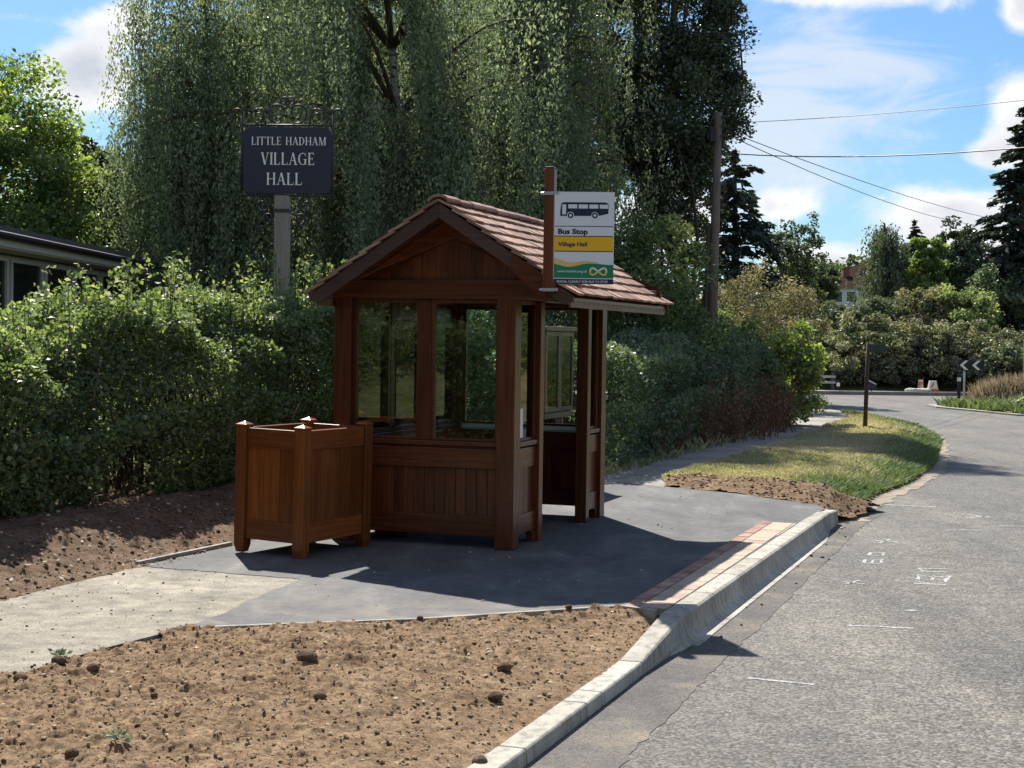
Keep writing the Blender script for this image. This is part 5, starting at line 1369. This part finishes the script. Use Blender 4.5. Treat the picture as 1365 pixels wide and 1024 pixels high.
grass('hedge_foot_grass', hb, 6000, .05, .2, lambda X, Y: X * 0 - .02, 5, lambda X, Y, t: (np.clip(.5 + rng.normal(size=len(X)) * .25, 0, 1), .4 + t), .006)
lawn = [tuple(sw(-5.2, -4)[:2]), tuple(sw(-5.0, 12)[:2]), tuple(sw(-9, 12)[:2]), tuple(sw(-9, -4)[:2])]
grass('lawn_grass', lawn, 22000, .06, .16, lambda X, Y: X * 0 - .2, 6, lambda X, Y, t: (np.clip(.25 + rng.normal(size=len(X)) * .15, 0, 1), .6 + t), .008)

# ------------------------------------------------------------------ soil crumbs, clods, stones, litter
def ico():
    t = (1 + 5 ** .5) / 2
    v = np.array([(-1, t, 0), (1, t, 0), (-1, -t, 0), (1, -t, 0), (0, -1, t), (0, 1, t), (0, -1, -t), (0, 1, -t), (t, 0, -1), (t, 0, 1), (-t, 0, -1), (-t, 0, 1)], float)
    f = np.array([(0, 11, 5), (0, 5, 1), (0, 1, 7), (0, 7, 10), (0, 10, 11), (1, 5, 9), (5, 11, 4), (11, 10, 2), (10, 7, 6), (7, 1, 8), (3, 9, 4), (3, 4, 2), (3, 2, 6), (3, 6, 8), (3, 8, 9), (4, 9, 5), (2, 4, 11), (6, 2, 10), (8, 6, 7), (9, 8, 1)])
    return v / np.linalg.norm(v[0]), f
IV, IF = ico()
def crumbs(name, poly, n, smin, smax, zf, m, seed, power=3):
    r = np.random.default_rng(seed); P = np.array(poly); lo, hi = P.min(0), P.max(0)
    X = r.uniform(lo[0], hi[0], n * 3); Y = r.uniform(lo[1], hi[1], n * 3); ok = inpoly(X, Y, poly); X, Y = X[ok][:n], Y[ok][:n]; n = len(X)
    s = smin + (smax - smin) * r.random(n) ** power; Z = zf(X, Y)
    V = IV[None] * (1 + .35 * r.normal(size=(n, 12, 1)) * .6) * s[:, None, None] * (np.array([1, 1, .7]) * (.75 + .5 * r.random((n, 3))))[:, None, :]
    V = V + np.stack([X, Y, Z + s * .25], 1)[:, None, :]
    T3 = V[:, IF, :].reshape(-1, 3); val = np.repeat(r.random(n), 20)
    o = fast_mesh(name, T3, 3, val, m, None, (float(X.mean()), float(Y.mean()), 0.)); tag(o, kind='stuff'); return o
_kb = lambda d: tuple(K0 - KD * d - perp(KD) * .15)
VIS = [(-2.6, 5.6), _kb(3.3), _kb(0), (.90, 9.40), (.86, 9.6), (.7, 9.75), (-.5, 9.2), (-1.9, 8.82), (-2.3, 8.0), (-2.6, 7.3)]
crumbs('soil_crumbs', VIS, 11000, .002, .013, soil_z, M['crumb'], 1, 6)
crumbs('soil_pebbles', VIS, 520, .003, .013, soil_z, M['rubble'], 2, 3)
BV = [tuple(sw(-2.2, -5)[:2]), tuple(sw(-2.15, .3)[:2]), tuple(sw(-3.8, 1.5)[:2]), tuple(sw(-3.8, -5)[:2])]
crumbs('bank_crumbs', BV, 2600, .003, .02, bank_z, M['dark_soil'], 3, 4)
crumbs('bank_pebbles', BV, 200, .005, .02, bank_z, M['rubble'], 4, 2)
def pad_leaves():
    global rng
    rng = np.random.default_rng(91); n = 46
    P = np.stack([rng.uniform(-1.6, 2.2, n), rng.uniform(9.6, 17, n), np.full(n, .006)], 1); ok = inpoly(P[:, 0], P[:, 1], [(-1.4, 9.2), (.6, 9.9), (2.6, 15.2), (2.2, 17.4), (.8, 16.5), (-1.4, 11.4)]); P = P[ok]; n = len(P)
    A = rdir(n); A[:, 2] *= .1; a = norm(A); L = .032 * (.5 + rng.random(n))[:, None]; b_ = norm(np.cross(a, np.array([0, 0, 1.]) + rdir(n) * .2))
    V = np.stack([P - a * L * .5, P + b_ * L * .3, P + a * L * .5 + np.array([0, 0, .006]), P - b_ * L * .3], 1).reshape(-1, 3)
    tag(fast_mesh('scattered_leaves', V, 4, rng.random(n), LM['litter'], None, (.5, 13., 0.)), kind='stuff')
pad_leaves()
crumbs('pavement_grit', [(-1.4, 9.2), (.6, 9.9), (2.6, 15.2), (2.2, 17.4), (.8, 16.5), (-1.4, 11.4)], 70, .003, .011, lambda X, Y: X * 0, M['rubble'], 5, 2)
crumbs('path_grit', [tuple(sw(-2.1, -5)[:2]), tuple(sw(-2.1, -.8)[:2]), (-1.8, 10.6), (-1.9, 8.9), tuple(sw(-.85, -5)[:2])], 260, .002, .010, lambda X, Y: X * 0 - .004, M['crumb'], 8, 3)
crumbs('gutter_grit', [(.9, 8.9), (1.35, 9.4), (3.9, 16.3), (3.5, 16.2), (1.1, 9.2)], 260, .003, .02, lambda X, Y: X * 0 + ROADZ + .004, M['crumb'], 6, 4)
crumbs('dirt_crumbs', DIRT, 1300, .004, .022, dirt_z, M['dark_soil'], 7, 4)
GC = 'soil clods lying on the bare soil bed'
import bmesh
def clod(px, py, wpx, lab, m=None, nm='soil_clod', cat='clod', grp=GC, seed=1, zz=None):
    p = gz(px, py, -.02 if zz is None else zz); s = wpx / Fpx * p[1] / 2
    bm = bmesh.new(); bmesh.ops.create_icosphere(bm, subdivisions=3, radius=1.0)
    P = np.array([v.co for v in bm.verts]); k_ = .72 + .55 * fbm(P, 1.6, 3, seed) + .12 * (fbm(P, 5, 2, seed + 3) - .5)
    for v, f in zip(bm.verts, k_): v.co = v.co * float(f) * s; v.co.z *= .72
    me = bpy.data.meshes.new(nm); bm.to_mesh(me); bm.free()
    for q in me.polygons: q.use_smooth = True
    me.materials.append(m or M['dark_soil'])
    o = bpy.data.objects.new(nm, me); COL.objects.link(o); z = float(soil_z(np.array([p[0]]), np.array([p[1]]))[0]); z = z if zz is None else zz; o.location = (p[0], p[1], z + s * (.35 if zz is None else .5))
    return tag(o, lab, cat, grp)
for i, (px, py, w, lb) in enumerate([(409, 885, 27, 'largest dark soil clod, left of centre on the soil bed'), (672, 890, 21, 'dark soil clod, upper of the two near the kerb'), (660, 921, 20, 'dark soil clod, lower of the two near the kerb'),
        (758, 812, 10, 'small dark soil clod lying on the tarmac edging'), (124, 897, 18, 'dark soil clod at the left beside the path edge'), (78, 890, 20, 'round brown soil clod next to the pale weed by the path'),
        (205, 933, 10, 'small soil clod on the open middle of the bed'), (426, 938, 18, 'crumbly brown soil clod in the middle of the soil bed'), (96, 1018, 20, 'soil clod at the bottom left corner'), (640, 990, 22, 'brown soil clod at the bottom beside the kerb'), (560, 826, 9, 'tiny soil clod against the middle of the edging'), (27, 915, 18, 'soil clod nearest the left edge of the photo')]):
    clod(px, py, w, lb, seed=i + 3, zz=.007 if py in (812, 826) else None)
clod(262, 873, 9, 'small orange litter fragment on the soil', M['orange'], 'litter_fragment', 'litter', None, 33)
for (px, py), lb in zip(((78, 884), (157, 1001)), ('small pale green weed at the edge of the dusty path', 'small pale green weed at the bottom of the soil bed')):
    p = gz(px, py, -.01); rng = np.random.default_rng(px); n = 44
    q = rng.normal(size=(n, 3)) * np.array([.026, .026, .009]); P = np.array([p[0], p[1], float(soil_z(np.array([p[0]]), np.array([p[1]]))[0]) + .03]) + q
    A = q * np.array([1, 1, .3]) + np.array([0, 0, .015])
    tag(fast_mesh('weed', leaves(P, A, .03, .5), 4, rng.random(n), LM['weed'], None, tuple(map(float, p))), lb, 'weed')
def litter():
    global rng
    rng = np.random.default_rng(88); n = 420
    u = -2.1 - np.abs(rng.normal(size=n)) * .75; d = rng.uniform(-5, 1.2, n)
    P = O[None, :] + u[:, None] * U + d[:, None] * Dv; P[:, 2] = bank_z(P[:, 0], P[:, 1]) + .012
    A = rdir(n); A[:, 2] *= .25
    a = norm(A); L = .04 * (.5 + rng.random(n))[:, None]; b_ = norm(np.cross(a, np.array([0, 0, 1.]) + rdir(n) * .3)); 
    V = np.stack([P - a * L * .5, P + b_ * L * .3, P + a * L * .5 + np.array([0, 0, .008]), P - b_ * L * .3], 1).reshape(-1, 3)
    tag(fast_mesh('fallen_leaves', V, 4, rng.random(n), LM['litter'], None, (-3.5, 9.5, 0.)), kind='stuff')
litter()

# ------------------------------------------------------------------ telegraph pole and wires
PB = at(948, 470, 32.0); PT = at(958, 150, 32.0)
tp_ = empty('telegraph_pole', (PB[0], PB[1], -.2), 0, 'tall leaning brown telegraph pole rising from the dark hedge', 'telegraph pole')
base = np.array([0, 0, -.1]); top = PT - np.array([PB[0], PB[1], -.2]); foot = top * 0; lean = (PT - PB); foot = np.array([-(PB[2] + .2) * lean[0] / lean[2], 0, 0])
MB().tube([foot, foot * .5 + top * .5, top], [.13, .10, .075], 14).build('pole', M['pole_wood'], tp_, 0, True)
o_ = np.array([-.16, -.06, 0]); MB().tube([foot + o_, foot * .35 + top * .65 + o_ * .9], .045, 8).build('cable_cover', M['bark'], tp_, 0, True)
b = MB(); b.obox(top * .93 + foot * .07 + np.array([-.13, -.12, 0]), (.06, 0, 0), (0, .05, 0), (0, 0, .16)); b.build('junction_box', M['black'], tp_, .01)
for k_ in (.985, .955, .925): MB().tube([foot + (top - foot) * k_ + np.array([.05, -.1, 0]), foot + (top - foot) * k_ + np.array([.2, -.1, 0])], .03, 8).build('wire_bracket', M['iron'], tp_)
def wire(pts, lab, sag, r_=.012):
    a, c = [np.array(p) for p in pts]; n = 24
    q = [a + (c - a) * f - np.array([0, 0, sag * 4 * f * (1 - f)]) for f in np.linspace(0, 1, n)]
    tag(MB().tube(q, r_, 5).build('overhead_wire', M['black'], None, 0, True), lab, 'wire', 'overhead wires from the telegraph pole')
def ext(p, q, f): return p + (q - p) * f
a = at(972, 164, 32); wire((a, ext(a, at(1365, 124, 24), 1.6)), 'thin top overhead wire running right across the clouds', .12, .006)
a = at(975, 205, 32); wire((a, ext(a, at(1365, 177, 24), 1.6)), 'thicker overhead wire running right towards the spruce', .25, .011)
a = at(972, 176, 32); wire((a, at(1330, 293, 76)), 'upper of the two thin wires slanting down to the houses', .2, .010)
a = at(972, 181, 32); wire((a, at(1300, 300, 76)), 'lower of the two thin wires slanting down to the houses', .3, .010)

# ------------------------------------------------------------------ fingerpost, chevrons, far roadside things
g = gz(1153, 570, .03)
fpz = empty('fingerpost', (g[0], g[1], .0), 0, 'dark footpath fingerpost standing on the grass verge', 'signpost')
ht = at(1156, 458, g[1])[2]
MB().tube([(0, 0, -.1), (.03, 0, ht)], [.045, .04], 8).build('post', M['bark'], fpz, 0, True)
q = [(.05, -.015, ht - .17), (.36, -.015, ht - .17), (.44, -.015, ht - .09), (.36, -.015, ht - .01), (.05, -.015, ht - .01)]
MB().prism(q, (0, .03, 0)).build('arm', M['dark_green_paint'], fpz, .003)

YC = 50.0
cz = lambda py, px=1295: at(px, py, YC)[2]
cb = at(1295, 527, YC); gzv = float(rv_z(np.array([cb[0]]), np.array([cb[1]]))[0])
ch = empty('chevron_sign', (cb[0], YC, gzv), 0, 'black road sign with two white chevrons on posts on the far verge', 'road sign')
x0, x1 = at(1277, 487, YC)[0] - cb[0], at(1312, 487, YC)[0] - cb[0]; z0, z1 = cz(494) - gzv, cz(480) - gzv
bdp = MB().box(x0, x1, -.02, .02, z0, z1).build('board', M['black'], ch)
b = MB(); w = (x1 - x0)
for f in (.06, .53):
    xa = x0 + w * f; zm = (z0 + z1) / 2; hx = w * .2
    b.add([(xa, -.024, zm), (xa + hx, -.024, z0 + .02), (xa + hx + w * .13, -.024, z0 + .02), (xa + w * .13, -.024, zm), (xa + hx + w * .13, -.024, z1 - .02), (xa + hx, -.024, z1 - .02)], [(0, 1, 2, 3), (0, 3, 4, 5)])
b.build('chevrons', M['white'], bdp)
for f in (.27, .85): MB().tube([(x0 + w * f, .05, -.2), (x0 + w * f, .05, z1 - .05)], .035, 8).build('post', M['steel'] if f < .5 else M['black'], ch, 0, True)
bq = at(1278, 529, 48.6); gq = float(rv_z(np.array([bq[0]]), np.array([bq[1]]))[0])
mk = empty('marker_post', (bq[0], 48.6, gq), 0, 'black marker post with a white band left of the chevron board', 'marker post')
hq = at(1278, 499, 48.6)[2] - gq
MB().tube([(0, 0, -.1), (0, 0, hq)], .06, 8).build('post', M['black'], mk); MB().tube([(0, 0, hq - .22), (0, 0, hq - .1)], .064, 8).build('reflector_band', M['white'], mk)
bq = at(1117, 524, 57.6)
mk = empty('marker_post', (bq[0], 57.6, -.1), 0, 'short black and white marker post at the end of the far fence', 'marker post')
hq = at(1117, 508, 57.6)[2] + .1
MB().tube([(0, 0, -.05), (0, 0, hq)], .075, 8).build('post', M['black'], mk); MB().box(-.07, .05, -.082, -.076, .2, hq - .06).build('reflector_panel', M['white'], mk)
f0 = at(1117, 516, 58.2)
rf = empty('road_fence', (f0[0], 58.2, -.1), 0, 'low dark rail fence at the bend behind the end of the hedge', 'fence')
for z in (.28, .5): MB().box(-4.5, -.1, -.025, .025, z, z + .09).build('rail', M['hall_trim'], rf)
for i in range(4): MB().box(-4.3 + i * 1.35, -4.18 + i * 1.35, -.03 + .058, .09, 0, .68).build('post', M['pole_wood'], rf)
dq = at(1162, 523, 57.3)
wb = empty('warning_board', (dq[0], 57.3, -.1), 0, 'dark slanted road sign seen from behind the fingerpost across the junction', 'road sign')
hb_ = at(1158, 508, 57.3)[2] + .1; lo_ = at(1158, 522, 57.3)[2] + .1
MB().prism([(-.12, -.015, .1), (.16, -.015, .1), (.16, -.015, hb_ - .14), (-.12, -.015, hb_)], (0, .03, 0)).build('board', M['navy'], wb)
MB().prism([(-.12, -.016, hb_ + .002), (.16, -.016, hb_ - .138), (.16, -.016, hb_ - .10), (-.12, -.016, hb_ + .04)], (0, .032, 0)).build('edge', M['white'], wb)
MB().tube([(.0, .04, 0), (.0, .04, hb_ - .2)], .03, 6).build('post', M['black'], wb)
# cones / barrier
bq = at(1243, 524, 57.4); sc_ = 57.4 / Fpx
tb = empty('traffic_barrier', (bq[0], 57.4, -.1), R(10), 'orange and white plastic road barrier in front of the brambles', 'barrier')
MB().box(-.22, .22, -.08, .08, .0, .14).build('foot', M['orange'], tb, .01)
MB().prism([(-.20, -.05, .141), (.20, -.05, .141), (.13, -.05, .46), (-.13, -.05, .46)], (0, .1, 0)).build('body', M['white'], tb, .01)
MB().prism([(-.105, -.054, .22), (-.03, -.054, .22), (.06, -.054, .40), (-.015, -.054, .40)], (0, .108, 0)).build('stripe', M['orange'], tb)
bq = at(1227, 524, 57.6)
tb = empty('traffic_cylinder', (bq[0], 57.6, -.1), 0, 'white roadside bollard left of the orange barrier', 'bollard')
MB().tube([(0, 0, 0), (0, 0, .48)], [.1, .085], 10).build('body', M['hall_trim'], tb); MB().tube([(0, 0, .3), (0, 0, .4)], .097, 10).build('band', M['orange'], tb)
def blob_thing(nm, px, py, Y, s, m, lab, cat, grp, sd):
    p = at(px, py, Y); bm = bmesh.new(); bmesh.ops.create_icosphere(bm, subdivisions=3, radius=1)
    P = np.array([v.co for v in bm.verts]); k_ = .75 + .5 * fbm(P, 1.3, 2, sd)
    for v, f in zip(bm.verts, k_): v.co = Vector((v.co.x * s * 1.5, v.co.y * s, v.co.z * s * .55)) * float(f)
    me = bpy.data.meshes.new(nm); bm.to_mesh(me); bm.free(); me.materials.append(m)
    for q in me.polygons: q.use_smooth = True
    o = bpy.data.objects.new(nm, me); COL.objects.link(o); o.location = (p[0], Y, -.06 + s * .4); tag(o, lab, cat, grp)
for i, (px, lb) in enumerate([(1214, 'pale sandbag at the left end of the row by the barrier'), (1222, 'pale sandbag in the middle of the row by the barrier'), (1233, 'pale sandbag touching the white bollard beside the barrier')]):
    blob_thing('sandbag', px, 524, 57.1 + .1 * i, .15, M['sack'], lb, 'sandbag', 'sandbags beside the orange barrier', 50 + i)
# wooden fence panel at right edge
fq = at(1359, 475, 49.5)
ff = empty('wooden_fence', (fq[0] + .15, 49.5, gzv), R(-12), 'weathered wooden fence panel at the right edge above the dry grass', 'fence')
ztop = at(1359, 458, 49.5)[2] - gzv
b = MB()
for i in range(12): b.box(.12 + .0, 2.6, -.012 + .004 * (i % 2), .012 + .004 * (i % 2), ztop - .1 - i * .12, ztop - .0 - i * .12)
b.build('slat_panel', M['grey_wood'], ff); MB().box(-.02, .11, -.06, .06, -.3, ztop + .04).build('post', M['grey_wood'], ff)
# plank on the far bank
pq = at(1352, 537, 46); tag(MB().obox(pq, (.42, .1, .2), (-.02, .06, 0), (0, 0, .02)).build('plank', M['old_wood']), 'pale plank lying on the grass at the right edge', 'plank')

# ------------------------------------------------------------------ buildings
def hall():
    X = -6.85; y0, y1 = 16.0, 27.8
    r = empty('village_hall', (X, y0, -.2), 0, 'low flat-roofed hall with dark windows behind the hedge at the left edge', 'building')
    ze = 3.05
    MB().box(-8, -.1, .3, y1 - y0 - .2, 0, ze - .1).build('wall', M['hall_trim'], r)
    for i in range(7):
        a, c = .5 + i * 1.55, .5 + (i + 1) * 1.55 - .12
        f = MB().box(-.1, -.04, a, a + .07, 1.15, ze - .14).box(-.1, -.04, c - .07, c, 1.15, ze - .14).box(-.1, -.04, a + .07, c - .07, 1.15, 1.22).box(-.1, -.04, a + .07, c - .07, ze - .19, ze - .14).box(-.1, -.05, a + .07, c - .07, 1.95, 2.0).build('window', M['hall_trim'], r)
        MB().box(-.098, -.075, a + .06, c - .06, 1.2, ze - .17).build('pane', M['dark_glass'], f)
    MB().box(-8.3, .32, -.2, y1 - y0 + .3, ze - .08, ze + .02).build('soffit', M['hall_trim'], r)
    MB().box(.321, .36, -.2, y1 - y0 + .3, ze - .06, ze + .11).build('fascia', M['hall_trim'], r)
    MB().box(-8.35, .42, -.25, y1 - y0 + .35, ze + .115, ze + .19).build('roof', M['roof_felt'], r)
    MB().tube([(.43, -.25, ze + .07), (.43, y1 - y0 + .35, ze + .07)], .05, 8).build('gutter', M['black'], r)
hall()
p = at(212, 352, 31)
r = empty('outbuilding', (p[0], 31, -.2), R(8), 'small cream gabled outbuilding beyond the village hall roof', 'building')
gt = at(222, 352, 31)[2] + .2
MB().prism([(-.55, 0, 0), (.65, 0, 0), (.65, 0, gt - .5), (.25, 0, gt - .05), (-.55, 0, gt - .62)], (0, 4, 0)).build('wall', M['cream'], r)
MB().prism([(.26, -.1, gt), (.26, -.1, gt - .07), (-.75, -.1, gt - .80), (-.75, -.1, gt - .73)][::-1], (0, 4.2, 0)).prism([(.27, -.1, gt), (.85, -.1, gt - .62), (.85, -.1, gt - .69), (.27, -.1, gt - .07)][::-1], (0, 4.2, 0)).build('roof', M['roof_felt'], r)
# white house on the hill
YH = 118.; hx = gx(1098, YH); k1 = YH / Fpx
def hz(py, px=1120): return at(px, py, YH)[2]
hbz = float(hill(np.array(hx + 4), np.array(YH)))
r = empty('white_house', (hx, YH, hbz), 0, 'white house with a brown tiled roof and brick chimney on the hill', 'house')
ez = hz(384) - hbz
MB().box(.15, 9, .0, 7, -1, ez).build('wall', M['house_white'], r)
rzv = hz(366) - hbz
b = MB(); b.add([(-.15, -.3, ez), (9.3, -.3, ez), (9.3, 7.3, ez), (-.15, 7.3, ez), (1.3, 2.4, rzv), (3.0, 2.6, rzv), (4.5, 3.5, rzv + 1.6), (8, 3.5, rzv + 1.6)], [(3, 2, 1, 0), (0, 1, 7, 6, 5, 4), (0, 4, 3), (4, 5, 6, 7, 2, 3), (1, 2, 7)]); rf_ = b.build('roof', M['house_roof'], r)
cx_ = gx(1134, YH) - hx; MB().box(cx_ - .24, cx_ + .24, 2.3, 2.95, rzv - .3, hz(356) - hbz).box(cx_ - .28, cx_ + .28, 2.25, 3.0, hz(356) - hbz + .003, hz(354.5) - hbz).build('chimney', M['brick_red'], rf_)
for xa in (.45, 1.55, 3.6):
    w_ = MB().box(xa, xa + .9, -.05, .02, ez - 1.15, ez - .2).build('window', M['white'], r); MB().box(xa + .08, xa + .82, -.06, -.051, ez - 1.07, ez - .28).build('pane', M['dark_glass'], w_)
# second roof further right
Y2 = 112.; x2 = gx(1298, Y2); b2z = float(hill(np.array(x2), np.array(Y2)))
r = empty('garden_house', (x2, Y2, b2z), 0, 'house with a brown gable roof half hidden by the right-hand spruce', 'house')
za, zb = at(1300, 362, Y2)[2] - b2z, at(1330, 335, Y2)[2] - b2z; w2 = gx(1332, Y2) - x2
MB().box(.3, 2 * w2 - .3, 0, 6, -1, za).build('wall', M['brick_red'], r)
MB().prism([(0, -.2, za - .1), (w2, -.2, zb), (2 * w2, -.2, za - .1), (2 * w2 - .1, -.2, za - .2), (w2, -.2, zb - .16), (.1, -.2, za - .2)][::-1], (0, 6.4, 0)).build('roof', M['house_roof'], r)
MB().prism([(.3, .02, za), (2 * w2 - .3, .02, za), (w2, .02, zb - .14)], (0, .1, 0)).build('gable', M['house_roof'], r)
